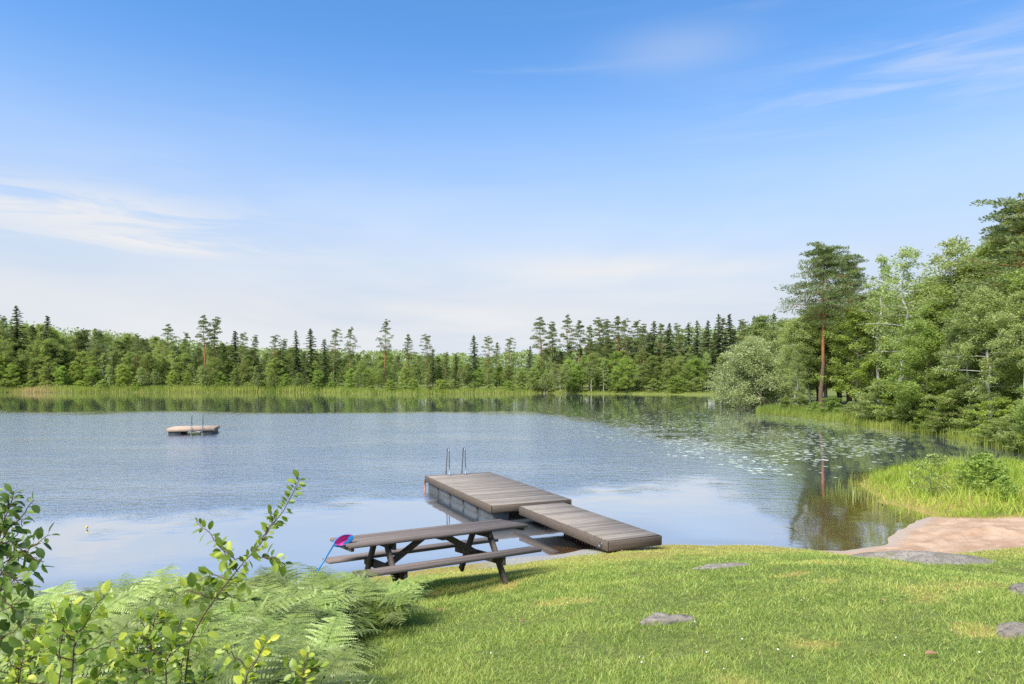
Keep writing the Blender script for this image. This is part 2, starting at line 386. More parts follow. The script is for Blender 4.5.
# lake water: Fresnel mirror with wind ripples over a teal body that clears to the brown bottom in the shallows
m, t = newmat('water'); pos = t.new('ShaderNodeNewGeometry').outputs['Position']; wind, sh = t.attr('wind'), t.attr('shore')
r1 = t.noise(t.map(pos, (.8, 1.5, 1), rot=(0, 0, R(12))), 1.9, 3, .5, .3); r2 = t.noise(t.map(pos, (1., 1.5, 1), rot=(0, 0, R(-20))), 7., 3, .6)
r3 = t.noise(t.map(pos, (1., 1., 1)), .5, 2, .5)
gust = t.sstep(t.noise(t.map(pos, (.5, 1.2, 1)), .16, 3, .6), .28, .62, .55, 1.0)
amp = t.math('ADD', t.math('MULTIPLY', t.math('MULTIPLY', wind, gust), .056), .0012)
hgt = t.math('MULTIPLY', t.math('ADD', r1, t.math('MULTIPLY', r2, .42)), amp)
hgt = t.math('ADD', hgt, t.math('MULTIPLY', r3, .008))
bp = t.new('ShaderNodeBump', i={'Strength': 1., 'Distance': 1., 'Height': hgt}).outputs[0]
fr = t.math('POWER', t.new('ShaderNodeFresnel', i={'IOR': 1.36, 'Normal': bp}).outputs[0], t.math('ADD', .27, t.math('MULTIPLY', wind, -.13)))
deep = t.new('ShaderNodeBsdfDiffuse', i={'Color': (.115, .135, .155, 1)})
trn = t.new('ShaderNodeBsdfTransparent', i={'Color': (.92, .78, .55, 1)})
body = t.new('ShaderNodeMixShader', i={0: t.attr('clear'), 1: deep, 2: trn})
gl = t.new('ShaderNodeBsdfGlossy', i={'Color': (1, 1, 1, 1), 'Roughness': t.math('ADD', .02, t.math('MULTIPLY', wind, .12)), 'Normal': bp})
t.l.new(t.new('ShaderNodeMixShader', i={0: fr, 1: body, 2: gl}).outputs[0], t.out.inputs[0]); M['water'] = m

m, t = newmat('lily_pad'); r = t.attr('rnd')
p = t.new('ShaderNodeBsdfPrincipled', i={'Base Color': t.mix(r, (.27, .34, .21), (.56, .60, .48)), 'Roughness': .22, 'Specular IOR Level': .9})  # green base lightened towards white, painting in the sky's sheen on the pads
t.l.new(p.outputs[0], t.out.inputs[0]); M['pad'] = m

# ------------------------------------------------------------------ ground and water sheets
def axis(lo, a, b, hi, step, ratio):
    out = list(np.arange(a, b, step)); x = b; s = step; up = []
    while x < hi: up.append(x); s *= ratio; x += s
    up.append(hi); x = a; s = step; dn = []
    while True:
        s *= ratio; x -= s
        if x < lo: dn.append(lo); break
        dn.append(x)
    return np.array(dn[::-1]+out+up)
X = axis(-1600, -9, 20, 1600, .1, 1.035); Y = axis(-300, 1.5, 25, 2200, .1, 1.032)
GX, GY = np.meshgrid(X, Y, indexing='ij'); gx, gy = GX.ravel(), GY.ravel()
GZ = height(gx, gy); GS = shore(gx, gy)
nx, ny = len(X), len(Y)
ii = (np.arange(nx-1)[:, None]*ny+np.arange(ny-1)[None]).ravel()
quads = np.stack([ii, ii+ny, ii+ny+1, ii+1], 1)
def drym(x, y):
    s = shore(x, y)
    return (y < 30)*np.clip(ss(5.2-s, 0, 3.2)*1.0*ss(vn(x, y, 1.3, 31, 3), .12, .5)+ss(vn(x, y, .7, 32, 2), .62, .8)*.7, 0, 1)*(1-.0)
gravel = ss(1.0+.25*vn(gx, gy, .5, 41)-GS, 0, .25)*ss(gx, -.9, 0)*ss(3.1-gx, 0, .6)*ss(gy, 5, 8)*(gy < 17)
gme = mesh('ground', np.stack([gx, gy, GZ], 1), [quads], M['ground'],
           {'sand': sandm(gx, gy), 'shore': GS, 'gravel': gravel, 'dry': drym(gx, gy), 'litter': fernm(gx, gy)*(gy > 1)}, True)
tag(link('ground', gme), kind='structure')
def windm(x, y):
    d = np.maximum(y, 1.); px = 512+F*x/d; py = HY+F*HC/d
    nb = np.interp(px, [-200, 0, 150, 300, 420, 640, 700, 740, 790, 830], [530, 528, 532, 520, 512, 497, 487, 505, 545, 430])   # calmer water close inshore
    nb = nb+(vn(x, y, 1.6, 51, 3)-.5)*34
    fb = np.interp(px, [-200, 330, 420, 540, 620, 700, 760, 830], [411, 412, 412, 413, 424, 438, 452, 480])
    fb = fb+(vn(x, y, 9, 52, 2)-.5)*5+ss(px, 540, 700)*((vn(x, y, 5, 53, 3)-.5)*34+(vn(x, y, 1.4, 54, 2)-.5)*16)
    return ss(nb-py, -3, 22)*ss(py-fb, -1.5-ss(px, 560, 700)*10, 3.5+ss(px, 560, 700)*14)*(1-.55*ss(px, 560, 740))
def clearm(x, y):
    s = shore(x, y); inlet = ss(x, 4.5, 7.5)*(1-ss(y, 20, 27))*ss(-s, 6.5, 1.0)
    jt = ss(x, 0, 1.2)*(1-ss(x, 3, 5))*ss(-s, 4.5, .5)*.9
    return np.clip(np.maximum(np.maximum(inlet, jt), ss(-s, 1.1, .1)), 0, 1)*.93
keep = (GZ < .03)
fk = keep[quads].any(1); q = quads[fk]; used = np.unique(q); rem = np.full(len(gx), -1); rem[used] = np.arange(len(used))
wme = mesh('lake_water', np.stack([gx[used], gy[used], np.zeros(len(used))], 1), [rem[q]], M['water'], {'shore': GS[used], 'wind': windm(gx[used], gy[used]), 'clear': clearm(gx[used], gy[used])}, True)
tag(link('lake_water', wme), kind='structure')

# ------------------------------------------------------------------ foliage generators
def leaves(c, d, n, l, wd, rnd=None, rng=None):
    """rhombic leaves at c pointing along d with normal about n"""
    d = d/(np.linalg.norm(d, axis=1)[:, None]+1e-9); s = np.cross(d, n); s /= np.linalg.norm(s, axis=1)[:, None]+1e-9
    l = l[:, None]; wd = wd[:, None]
    V = np.stack([c, c+d*l*.45+s*wd*.5, c+d*l, c+d*l*.45-s*wd*.5], 1).reshape(-1, 3)
    Fq = np.arange(len(c)*4).reshape(-1, 4)
    return V, Fq, np.repeat(rnd, 4)
def rdir(rng, n): v = rng.normal(size=(n, 3)); return v/np.linalg.norm(v, axis=1)[:, None]

def make_tree(seed, kind, n_br, leaf, per, h=10., R_=2.5, cb=.3, gap=.0, flat=.5, lean=0.):
    """unit tree of height h: returns trunk+limb geometry and leaf geometry"""
    rng = np.random.RandomState(seed)
    nt = 12; tt = np.linspace(0, 1, nt); wob = np.cumsum(rng.normal(size=(nt, 2))*h*{'spruce': .004, 'pine': .0055}.get(kind, .010), 0)
    tr = np.stack([wob[:, 0]+lean*tt**1.3*h, wob[:, 1], tt*h*.97], 1); tr[0, :2] = 0; tr[0, 2] = -.3
    r0 = h*(.013 if kind != 'birch' else .010); rad = r0*(1-tt*.88)*(1+.5*np.exp(-tt*25))
    parts = [tube(tr, rad, 8)]
    C_, Rc, Up = [], [], []
    def at(t): return np.array([np.interp(t, tt, tr[:, k]) for k in range(3)])
    for k in range(n_br):
        if kind == 'pine':
            t = cb+(1-cb)*(k+.5)/n_br; u = (t-cb)/(1-cb); prof = (.55+.45*math.sin(min(1, u*1.4+.15)*math.pi*.55))*(1-u**1.5)+.06
            rise = rng.uniform(-.05, .25)+u*.35; L = R_*prof*rng.uniform(.55, 1.15)
        elif kind == 'spruce':
            t = cb+(1-cb)*((k+.5)/n_br)**.9; u = (t-cb)/(1-cb); prof = (1-u)**.7+.03; rise = -.25+u*.5; L = R_*prof*rng.uniform(.75, 1.1)
        elif kind == 'birch':
            t = cb+(1-cb)*((k+.5)/n_br)**.85; u = (t-cb)/(1-cb); prof = math.sin(min(1, (u*.93+.12))*math.pi)**.7+.08; rise = rng.uniform(.35, 1.0); L = R_*prof*rng.uniform(.6, 1.15)
        else:
            t = cb+(1-cb)*((k+.5)/n_br)**.9; u = (t-cb)/(1-cb); prof = math.sin(min(1, (u*.88+.16))*math.pi)**.55+.1; rise = rng.uniform(.1, .8)+u*.4; L = R_*prof*rng.uniform(.65, 1.15)
        a = k*2.39996+rng.uniform(-.5, .5); L = max(L, .12*R_)
        t0 = max(.04, t-.5*rise*L/h*(.9 if kind != 'pine' else .6))
        p0 = at(t0); dh = np.array([math.cos(a), math.sin(a), 0]); p3 = at(min(t, 1))+dh*L
        if kind == 'birch': p3[2] -= L*.25
        if kind == 'spruce': p3[2] -= L*.22
        if kind == 'pine': p3[2] += rise*L*.3
        mid = p0*.5+p3*.5+np.array([0, 0, L*(.10 if kind != 'spruce' else -.06)])+rng.normal(size=3)*L*.05
        bt = np.linspace(0, 1, 5)[:, None]; bp_ = (1-bt)**2*p0+2*bt*(1-bt)*mid+bt**2*p3
        rb = max(.006*h*.35, r0*.36*(L/R_+.2)*(1-t*.5)); parts.append(tube(bp_, rb*(1-bt[:, 0]*.8), 5))
        nc = {'pine': 5, 'spruce': 5, 'birch': 5}.get(kind, 5)
        for j in range(nc):
            q = {'pine': rng.uniform(.35, 1.0), 'spruce': (j+.8)/nc}.get(kind, rng.uniform(.35, 1.05))
            if rng.rand() < gap: continue
            b = (1-q)**2*p0+2*q*(1-q)*mid+q*q*p3
            sp = {'pine': .20*R_, 'spruce': .12*R_*(1.2-u*.8), 'birch': .19*R_}.get(kind, .20*R_)
            off = rng.normal(size=3)*sp*.75*np.array([1, 1, .55])
            if kind == 'spruce': off = np.cross(dh, [0, 0, 1])*rng.uniform(-1, 1)*L*.38*q+np.array([0, 0, -abs(rng.normal())*.04*R_])
            C_.append(b+off); Rc.append(sp*rng.uniform(.7, 1.25)*({'spruce': 1.15-u, 'pine': 1.12-.6*u*u}.get(kind, 1))); Up.append(a)
            if j % 2 == 0 and kind != 'spruce': parts.append(tube(np.stack([(1-q*.8)**2*p0+2*q*.8*(1-q*.8)*mid+(q*.8)**2*p3, b+off]), [rb*.35, rb*.15], 4))
    C_ = np.array(C_); Rc = np.array(Rc); nC = len(C_); n = nC*per
    idx = np.repeat(np.arange(nC), per); dr_ = rdir(rng, n); rr = rng.rand(n)**.45
    flatk = {'pine': .38, 'spruce': .35, 'birch': .85}.get(kind, flat)
    off = dr_*rr[:, None]*Rc[idx][:, None]*np.array([1, 1, flatk])
    c = C_[idx]+off
    if kind == 'pine': d = off*np.array([1, 1, .6])+np.array([0, 0, .10])*R_*.5+rdir(rng, n)*.1; nn = rdir(rng, n); asp = .34
    elif kind == 'spruce': d = off*np.array([1, 1, .3])+np.array([0, 0, -.05])+C_[idx]*np.array([.15, .15, 0]); nn = rdir(rng, n)+[0, 0, 1.2]; asp = .36
    elif kind == 'birch': d = rdir(rng, n)+[0, 0, -.5]; nn = rdir(rng, n)+[0, 0, .5]; asp = .75
    else: d = rdir(rng, n)*[1, 1, .6]; nn = rdir(rng, n)*.8+[0, 0, .9]; asp = .72
    l = leaf*rng.uniform(.65, 1.35, n)
    clump = rng.rand(nC)*.4
    rnd = np.clip(clump[idx]+rng.rand(n)*.6, 0, 1)
    return join(parts), leaves(c, d, nn, l, l*asp, rnd)

def proto(name, seed, kind, trunkmat, leafmat, cat, parts=('trunk', 'crown'), **kw):
    (tv, tf), (lv, lf, rn) = make_tree(seed, kind, **kw)
    return dict(name=name, cat=cat, h=kw.get('h', 10.), parts=parts, tme=mesh(parts[0], tv, [tf], trunkmat, None, True),
                lme=mesh(parts[1], lv, [lf], leafmat, {'rnd': rn}))
TP = {
 'pine': [proto('pine_tree', 11+k, 'pine', M['pinebark'], M['pine'], 'tree', n_br=48+3*k, leaf=.20, per=90, h=16., R_=2.9+.25*k, cb=[.42, .5, .36, .55][k], gap=.12) for k in range(4)],
 'thinpine': [proto('pine_tree', 211+k, 'pine', M['pinebark'], M['pine'], 'tree', n_br=[26, 22, 30, 24, 20][k], leaf=.24, per=70, h=16., R_=[2.6, 2.9, 2.3, 3.1, 2.7][k], cb=[.34, .48, .25, .42, .55][k], gap=[.2, .35, .25, .3, .4][k]) for k in range(5)],
 'spruce': [proto('spruce_tree', 31+k, 'spruce', M['sprucebark'], M['spruce'], 'tree', n_br=84, leaf=.24, per=40, h=15., R_=[2.1, 1.7, 2.5][k], cb=[.10, .18, .08][k]) for k in range(3)],
 'broad': [proto('broadleaf_tree', 51+k, 'broad', M['greybark'], M['broad'], 'tree', flat=.8, n_br=44, leaf=.135, per=115, h=11., R_=[3.0, 2.5, 3.4, 2.7][k], cb=[.16, .2, .12, .22][k], gap=.08) for k in range(4)],
 'birch': [proto('birch_tree', 71+k, 'birch', M['birchbark'], M['birch'], 'tree', n_br=42, leaf=.13, per=95, h=13., R_=[2.3, 2.7, 2.0, 2.3][k], cb=[.28, .34, .22, .52][k], gap=.12) for k in range(4)],
 'airy': [proto('birch_tree', 171+k, 'birch', M['birchbark'], M['birch'], 'tree', n_br=30, leaf=.13, per=48, h=13., R_=[1.9, 2.2][k], cb=[.30, .38][k], gap=.35) for k in range(2)],
 'light': [proto('broadleaf_tree', 91+k, 'broad', M['greybark'], M['lime'], 'tree', n_br=40, leaf=.15, per=100, h=9., R_=[2.4, 2.8][k], cb=.14, gap=.1, flat=.75) for k in range(2)],
 'willow': [proto('willow_tree', 101+k, 'broad', M['greybark'], M['willow'], 'tree', n_br=46, leaf=.13, per=110, h=8., R_=[3.4, 3.0][k], cb=.10, gap=.05, flat=.7, lean=[-.18, .12][k]) for k in range(2)],
 'spitbush': [proto('shrub', 131+k, 'broad', M['greybark'], M[['lime', 'lime', 'fern'][k]], 'shrub', ('stems', 'foliage'), n_br=26, leaf=[.12, .15, .11][k], per=[30, 26, 16][k], h=2.5, R_=1.25, cb=.02, gap=.1) for k in range(3)],
 'bush': [proto('shrub', 121+k, 'broad', M['greybark'], M[['broad', 'lime', 'birch'][k]], 'shrub', ('stems', 'foliage'), n_br=30, leaf=.085, per=80, h=2.5, R_=1.25, cb=.02, gap=.05) for k in range(3)],
}
def plant_tree(kind, k, x, y, h, wsc=1., label='', group=None, rz=None, rng=random.Random(5), sink=0.):
    p = TP[kind][k % len(TP[kind])]; s = h/p['h']; z = hz(x, y)
    o = thing(p['name'], label, p['cat'], (x, y, z-sink), rng.uniform(0, 6.28) if rz is None else rz, group)
    o.scale = (s*wsc, s*wsc, s)
    link(p['parts'][0], p['tme'], o); link(p['parts'][1], p['lme'], o); return o
def ptree(kind, k, px, top, d, wsc=1., label='', group=None, rz=None):
    """tree whose trunk stands d metres out along the bearing of column px and whose tip is seen at row top"""
    x = (px-512)/F*d; z = hz(x, d); h = (HY-top)/F*d+HC-z
    return plant_tree(kind, k, x, d, h, wsc, label, group, rz)

# ------------------------------------------------------------------ far shore woods
ordn = ['first', 'second', 'third', 'fourth', 'fifth', 'sixth', 'seventh', 'eighth', 'ninth', 'tenth', 'eleventh', 'twelfth', 'thirteenth', 'fourteenth',
        'fifteenth', 'sixteenth', 'seventeenth', 'eighteenth', 'nineteenth', 'twentieth', 'twentyfirst', 'twentysecond', 'twentythird', 'twentyfourth',
        'twenty fifth', 'twenty sixth', 'twenty seventh', 'twenty eighth', 'twenty ninth', 'thirtieth']
SKY = [(2, 312, 'pine'), (16, 302, 'spruce'), (33, 320, 'pine'), (42, 313, 'spruce'), (95, 328, 'pine'), (136, 331, 'pine'), (170, 322, 'pine'), (186, 332, 'pine'), (204, 316, 'pine'),
       (214, 315, 'pine'), (236, 326, 'spruce'), (243, 333, 'pine'), (256, 333, 'pine'), (275, 331, 'pine'), (283, 336, 'pine'), (298, 326, 'spruce'), (312, 328, 'spruce'), (324, 338, 'spruce'),
       (334, 329, 'pine'), (350, 328, 'pine'), (385, 317, 'pine'), (408, 334, 'pine'), (427, 334, 'pine'), (434, 347, 'spruce'), (446, 349, 'pine'), (457, 350, 'spruce'),
       (475, 331, 'spruce'), (488, 336, 'pine'), (497, 340, 'pine'), (508, 335, 'pine')]
SKY2 = [(529, 342, 'spruce'), (541, 316, 'pine'), (554, 321, 'pine'), (568, 314, 'pine'), (580, 319, 'pine'), (590, 323, 'pine'), (600, 317, 'pine'), (609, 316, 'pine'), (618, 318, 'pine'),
        (627, 316, 'pine'), (636, 316, 'pine'), (645, 320, 'pine'), (653, 318, 'spruce'), (662, 322, 'pine'), (671, 319, 'spruce'), (680, 321, 'pine'), (688, 319, 'spruce'),
        (697, 316, 'spruce'), (706, 317, 'spruce'), (716, 313, 'spruce'), (724, 317, 'pine'), (733, 311, 'spruce'), (742, 316, 'pine'), (752, 313, 'spruce'), (762, 316, 'pine'), (772, 312, 'spruce')]
rg = random.Random(77)
cnt = {}
for lst, side in ((SKY, 'the far shore skyline left of the jetty gap'), (SKY2, 'the far shore skyline right of the jetty gap')):
    for i, (px, top, kind) in enumerate(lst):
        k_ = (side, kind); j = cnt.get(k_, 0); cnt[k_] = j+1
        d = (212 if px < 350 else 196 if px < 520 else 198 if px < 640 else 186)+rg.uniform(0, 10)
        s_name = 'the open left skyline' if lst is SKY else 'the dense right skyline'
        lab = f'tall dark far shore {kind}, {ordn[j]} {kind} from the left on {s_name}'
        ws = {'pine': .80 if px < 520 else .9, 'spruce': 1.45}[kind]*(1.15 if px in (204, 170, 541) else 1)*rg.uniform(.85, 1.1)
        if px in (350, 385): ws = .62
        ptree('thinpine' if kind == 'pine' else kind, rg.randrange(5), px+rg.uniform(-1, 1), top+rg.uniform(-2, 3), d, ws*(1.15 if kind == 'pine' else .95), lab, 'tall conifers on the far shore')
# the mixed belt of broadleaf trees below them
def belt(x0, x1, tops, dd, step, kinds, lab, grp, ws=(.9, 1.3)):
    px = x0
    while px < x1:
        top = np.interp(px, *tops)+rg.uniform(-3, 7); k = rg.choice(kinds)
        ptree(k, rg.randrange(4), px, top, rg.uniform(*dd), rg.uniform(*ws)*(.8 if k in ('pine', 'spruce') else 1.), lab[k]+' '+seg(px), grp); px += step*rg.uniform(.75, 1.3)
T1 = ([-20, 0, 40, 90, 130, 180, 250, 300, 400, 450, 520, 560, 620, 700, 780], [322, 322, 326, 332, 334, 340, 345, 350, 352, 356, 362, 345, 335, 330, 325])
T2 = ([-20, 0, 60, 150, 250, 350, 450, 520, 600, 700, 780], [335, 336, 342, 350, 356, 362, 364, 368, 352, 345, 340])
T3 = ([-20, 100, 300, 500, 560, 640, 700, 780], [355, 362, 370, 374, 364, 358, 352, 350])
def labs(row): return {k: v+', '+row for k, v in {'broad': 'mid green rounded tree', 'birch': 'light green birch', 'pine': 'dark open pine',
                         'spruce': 'dark narrow spruce', 'light': 'bright yellow green tree', 'willow': 'grey green willow'}.items()}
def seg(px):
    for lim, t_ in ((60, 'at the left edge'), (130, 'left of the raft'), (235, 'behind the raft'), (300, 'right of the raft'), (360, 'above the picnic table'), (430, 'left of the ladder'),
                    (500, 'behind the ladder'), (570, 'above the jetty'), (650, 'above the gangway'), (710, 'left of the lily bay')):
        if px < lim: return t_
    return 'beside the right bank'
belt(-130, 350, T1, (222, 236), 10, ['broad', 'broad', 'birch', 'pine'], labs('back row of far woods'), 'back row of the far left woods')
belt(-130, 350, T2, (212, 220), 11, ['broad', 'broad', 'birch', 'spruce', 'broad'], labs('middle row of far woods'), 'middle row of the far left woods')
belt(-130, 350, T3, (207, 212), 16, ['broad', 'light', 'birch'], labs('front row of far woods'), 'front row of the far left woods')
belt(350, 520, T1, (212, 225), 10, ['broad', 'birch', 'pine', 'broad'], labs('back row of far woods'), 'back row of the far middle woods')
belt(350, 540, T2, (196, 204), 10, ['broad', 'birch', 'light', 'broad'], labs('front row of far woods'), 'front row of the far middle woods')
belt(530, 790, T1, (200, 212), 9, ['pine', 'spruce', 'broad', 'pine'], labs('back row of far woods'), 'back row of the far right woods')
belt(535, 790, T2, (190, 197), 11, ['broad', 'birch', 'spruce', 'broad', 'light'], labs('middle row of far woods'), 'middle row of the far right woods')
belt(545, 740, T3, (182, 188), 12, ['broad', 'light', 'birch', 'birch'], labs('front row of far woods'), 'front row of the far right woods')
# shrubs along the far waterline
for i, px in enumerate([4, 28, 36, 49, 76, 92, 104, 135, 166, 181, 214, 228, 247, 281, 296, 314, 388, 400, 430, 441, 489, 522, 12, 60, 118, 150, 196, 262, 330, 346, 372, 412, 452, 470, 508, 536, 548, 571, 598, 612, 622, 640, 655, 676, 700]):
    x = (px-512)/F; d = 150.
    ds = np.arange(120, 230, .5); s_ = shore(x*ds, ds); k = np.where(s_ > 2.2)[0]; d = ds[k[0]]+rg.uniform(0, 3)
    h = rg.uniform(2.6, 4.6) if px > 520 else rg.uniform(1.5, 3.6)
    plant_tree('bush', i, x*d, d+(i % 3)*1.5, h, rg.uniform(1.1, 1.5), 'round green shrub in the far reeds '+seg(px), 'shrubs on the far shore')
# far-off wood filling the depths behind the belt
rng = np.random.RandomState(5); n = 100000
fpx = rng.uniform(-260, 1250, n); fd = rng.uniform(236, 270, n); fx = (fpx-512)/F*fd
ftop = np.interp(fpx, [-60, 0, 60, 130, 250, 350, 450, 530, 600, 700, 800, 1200], [316, 324, 330, 338, 348, 352, 357, 354, 344, 330, 322, 318])+(vn(fx, fd*0, 5, 61, 3)-.5)*14
fz0 = height(fx, fd); fzt = HC+(HY-ftop)/F*fd; fz = fz0+(fzt-fz0)*rng.rand(n)**.7
c_ = np.stack([fx, fd, fz], 1); lv, lf, lr = leaves(c_, rdir(rng, n), rdir(rng, n)+[0, -.3, .8], rng.uniform(.5, 1.1, n), rng.uniform(.4, .8, n), np.clip(vn(fx, fz, 3, 62, 2)*.7+rng.rand(n)*.3, 0, 1))
tag(link('distant_forest', mesh('distant_forest', lv, [lf], M['broad'], {'rnd': lr})), 'distant mixed green forest closing the view behind the far shore trees', 'forest', kind='stuff')

# ------------------------------------------------------------------ right bank woods, from the willows round to the frame's edge
RB = [  # kind, variant, px, top, distance, width, label
 ('willow', 0, 764, 338, 92, 1.05, 'grey green willow with leaning dark stems at the tip of the right bank'),
 ('willow', 1, 742, 345, 96, 1.05, 'smaller grey green willow beyond the leaning one at the lily bay'),
 ('birch', 1, 795, 318, 84, 1.1, 'light green birch just right of the leaning willow'),
 ('birch', 2, 768, 312, 100, 1.2, 'yellowish green tree crown rising behind the leaning willow'),
 ('broad', 0, 785, 318, 108, 1.2, 'mid green broadleaf tree behind the light birch on the right bank'),
 ('pine', 3, 822, 243, 76, 1.02, 'tall pine with bare orange trunk standing at the right bank edge'),
 ('pine', 2, 850, 252, 86, 1.10, 'dark broad pine just behind the orange trunked pine'),
 ('light', 0, 858, 308, 74, 1.05, 'bright green maple like tree in front of the dark pine'),
 ('birch', 0, 798, 350, 80, .9, 'small light green tree left of the orange pine trunk'),
 ('airy', 1, 893, 246, 60, 1.35, 'tall pale stemmed birch with forked white trunk in mid right bank'),
 ('broad', 2, 878, 300, 84, 1.15, 'mid green broadleaf tree in the gap between dark pine and forked birch'),
 ('broad', 1, 924, 280, 70, 1.2, 'tall mid green tree right of the forked birch'),
 ('airy', 0, 948, 236, 54, 1.3, 'tall airy birch with open top against the sky at upper right'),
 ('broad', 3, 935, 300, 52, 1.25, 'rounded green tree below the airy birch near the water'),
 ('light', 1, 922, 330, 50, 1.1, 'yellow green young tree leaning over the water right of the birch'),
 ('broad', 0, 978, 258, 52, 1.2, 'full green tree filling the wood left of the big corner pine'),
 ('pine', 2, 1014, 192, 46, 1.35, 'big full crowned pine at the right edge, tallest tree in view'),
 ('birch', 3, 968, 300, 45, 1.1, 'slender birch with thin white stem near the right bank water'),
 ('birch', 0, 992, 285, 42, 1.3, 'light green birch in front of the big corner pine'),
 ('broad', 1, 1025, 268, 43, 1.2, 'mid green tree hanging in from the right edge'),
 ('birch', 3, 1021, 290, 39, 1.1, 'nearest birch with pale trunk at the right edge of the view'),
 ('light', 0, 1046, 372, 33, 1.0, 'low bright green tree at the right edge by the water'),
 ('broad', 3, 998, 232, 52, 1.1, 'tall mid green tree just left of the big corner pine'),
 ('pine', 1, 1044, 200, 52, 1.2, 'pine behind the big corner pine at the extreme right'),
 ('airy', 1, 962, 244, 60, 1.1, 'second airy birch top behind the first at upper right'),
 ('airy', 0, 878, 252, 72, 1.0, 'slender airy birch between dark pine and forked birch'),
 ('birch', 3, 1003, 300, 47, .9, 'slim birch with bare lower stem left of the corner birch'),
 ('birch', 3, 978, 330, 46, .8, 'thin white stemmed birch sapling just right of the slender birch'),
 ('birch', 2, 1064, 240, 40, 1.2, 'birch at the very right margin behind the corner birch'),
]
for kd, k, px, top, d, ws, lab in RB: ptree(kd, k, px, top, d, ws, lab, 'trees on the right bank')
for i in range(30):   # trees deeper in, seen as dark stems and foliage between the front ones
    px = rg.uniform(790, 1120); d = np.interp(px, [790, 880, 950, 1020, 1120], [88, 68, 58, 50, 46])+rg.uniform(2, 45)
    kd = rg.choice(['broad', 'pine', 'birch', 'spruce', 'broad'])
    top = np.interp(px, [740, 800, 850, 900, 960, 1020], [318, 305, 292, 276, 262, 215])+rg.uniform(0, 30)
    ptree(kd, rg.randrange(4), px, top, d, rg.uniform(1., 1.3), {'broad': 'mid green broadleaf', 'pine': 'dark pine', 'birch': 'pale stemmed birch', 'spruce': 'dark spruce'}[kd]+' deep in the right bank wood', 'trees deep in the right bank wood')
SHR = [(786, 3, 1.6), (832, 2.2, 1.8), (868, 2, 2.2), (884, 2.0, 3.4), (898, 2.4, 3.0), (915, 2, 2.2), (935, 2.6, 3.0), (958, 2.6, 2.6), (972, 3.0, 3.2), (985, 2.6, 2.4), (1002, 2.3, 2.3), (1016, 1.7, 1.7), (1034, 1.6, 2.3), (1060, 2., 2.6), (770, 3.5, 1.3), (800, 4, 1.7), (815, 2.6, 1.2), (850, 2.2, 1.4), (905, 1.2, 1.3), (925, 1.3, 1.5), (946, 1.4, 1.6), (994, 1.3, 1.4)]
SP = [q[0] for q in SHR]
for i, (px, dd, h) in enumerate(SHR):
    x = (px-512)/F; ds = np.arange(31, 120, .2); s_ = shore(x*ds, ds); k = np.where((s_ > dd-1))[0]; d = ds[k[0]] if len(k) else 80+dd
    plant_tree('bush', i+(2 if px == 884 else 0), x*d, d, h, 1.2, f'leafy green shrub at the right bank waterline, {ordn[sorted(SP).index(px)]} from the left', 'shrubs along the right bank waterline')

# ------------------------------------------------------------------ blades: lawn, tall grass, reeds
def blades(x, y, h, wd, rng, lean=.35, rnd=None, z=None):
    n = len(x); z = height(x, y)-.005 if z is None else z
    a = rng.rand(n)*2*np.pi; la = rng.rand(n)*2*np.pi; ln = lean*h*rng.rand(n)**.8
    s = np.stack([np.cos(a), np.sin(a), a*0], 1)*wd[:, None]*.5; o = np.stack([np.cos(la)*ln, np.sin(la)*ln, 0*a], 1)
    b = np.stack([x, y, z], 1); up = np.zeros((n, 3)); up[:, 2] = h
    V = np.stack([b-s, b+s, b+up*.55+o*.35+s*.8, b+up*.55+o*.35-s*.8, b+up+o], 1).reshape(-1, 3)
    k = np.arange(n)[:, None]*5
    return V, [k+[0, 1, 2, 3], k+[3, 2, 4]], np.repeat(np.clip(rnd if rnd is not None else rng.rand(n), 0, 1), 5)
rng = np.random.RandomState(9); XS, YS = [], []
for y0, y1, dens in ((3.0, 4.6, 9000), (4.6, 6.5, 5200), (6.5, 9, 3000), (9, 12, 1700), (12, 16, 1100)):
    xa, xb = -.22*y1-.8, .80*y1+.6; n = int((xb-xa)*(y1-y0)*dens); x = rng.uniform(xa, xb, n); y = rng.uniform(y0, y1, n)
    XS.append(x); YS.append(y)
n = 26000; XS.append(rng.uniform(-9, -1, n)); YS.append(rng.uniform(2.6, 11.8, n))
n = 60000; XS.append(rng.uniform(-3.3, 1.6, n)); YS.append(rng.uniform(8.3, 12.5, n))
gx_, gy_ = np.concatenate(XS), np.concatenate(YS)
def rockm(x, y): return np.zeros(len(x), bool)
ROCKS = [  # px, py (centre on the ground), half width, half depth, height, label
 (668, 622, .20, .13, .075, 'small rounded pale grey stone lying in the lawn'),
 (938, 562, 1.05, .42, .13, 'broad flat grey bedrock outcrop between lawn and sandy beach'),
 (725, 567, .42, .16, .05, 'thin grey bedrock slab barely showing in the lawn below the jetty'),
 (1024, 634, .17, .15, .05, 'flat grey stone at the right edge of the lawn, the nearer one'),
 (1028, 594, .22, .16, .07, 'grey stone at the right edge of the lawn, the farther one'),
 (250, 600, .9, .4, .20, 'brownish bank boulder at the waterline behind the ferns')]
RK = [(*gpx(r[0], r[1]), *r[2:]) for r in ROCKS]
s_ = shore(gx_, gy_); ok = (s_ > .05) & (sandm(gx_, gy_) < .35)
ok &= ~((gx_ > -.9) & (gx_ < 3.0) & (s_ < .8)) | (rng.rand(len(gx_)) < .06)
for (rx, ry, rz_, a, b, h, lb) in RK: ok &= ((gx_-rx)/(a*.82))**2+((gy_-ry)/(b*.80))**2 > 1+.6*(vn(gx_, gy_, .1, 72)-.5)
ok &= ~((fernm(gx_, gy_) > .5) & (rng.rand(len(gx_)) < .75))
ok &= ~((vn(gx_, gy_, .55, 73, 3) > .70) & (rng.rand(len(gx_)) < .6))
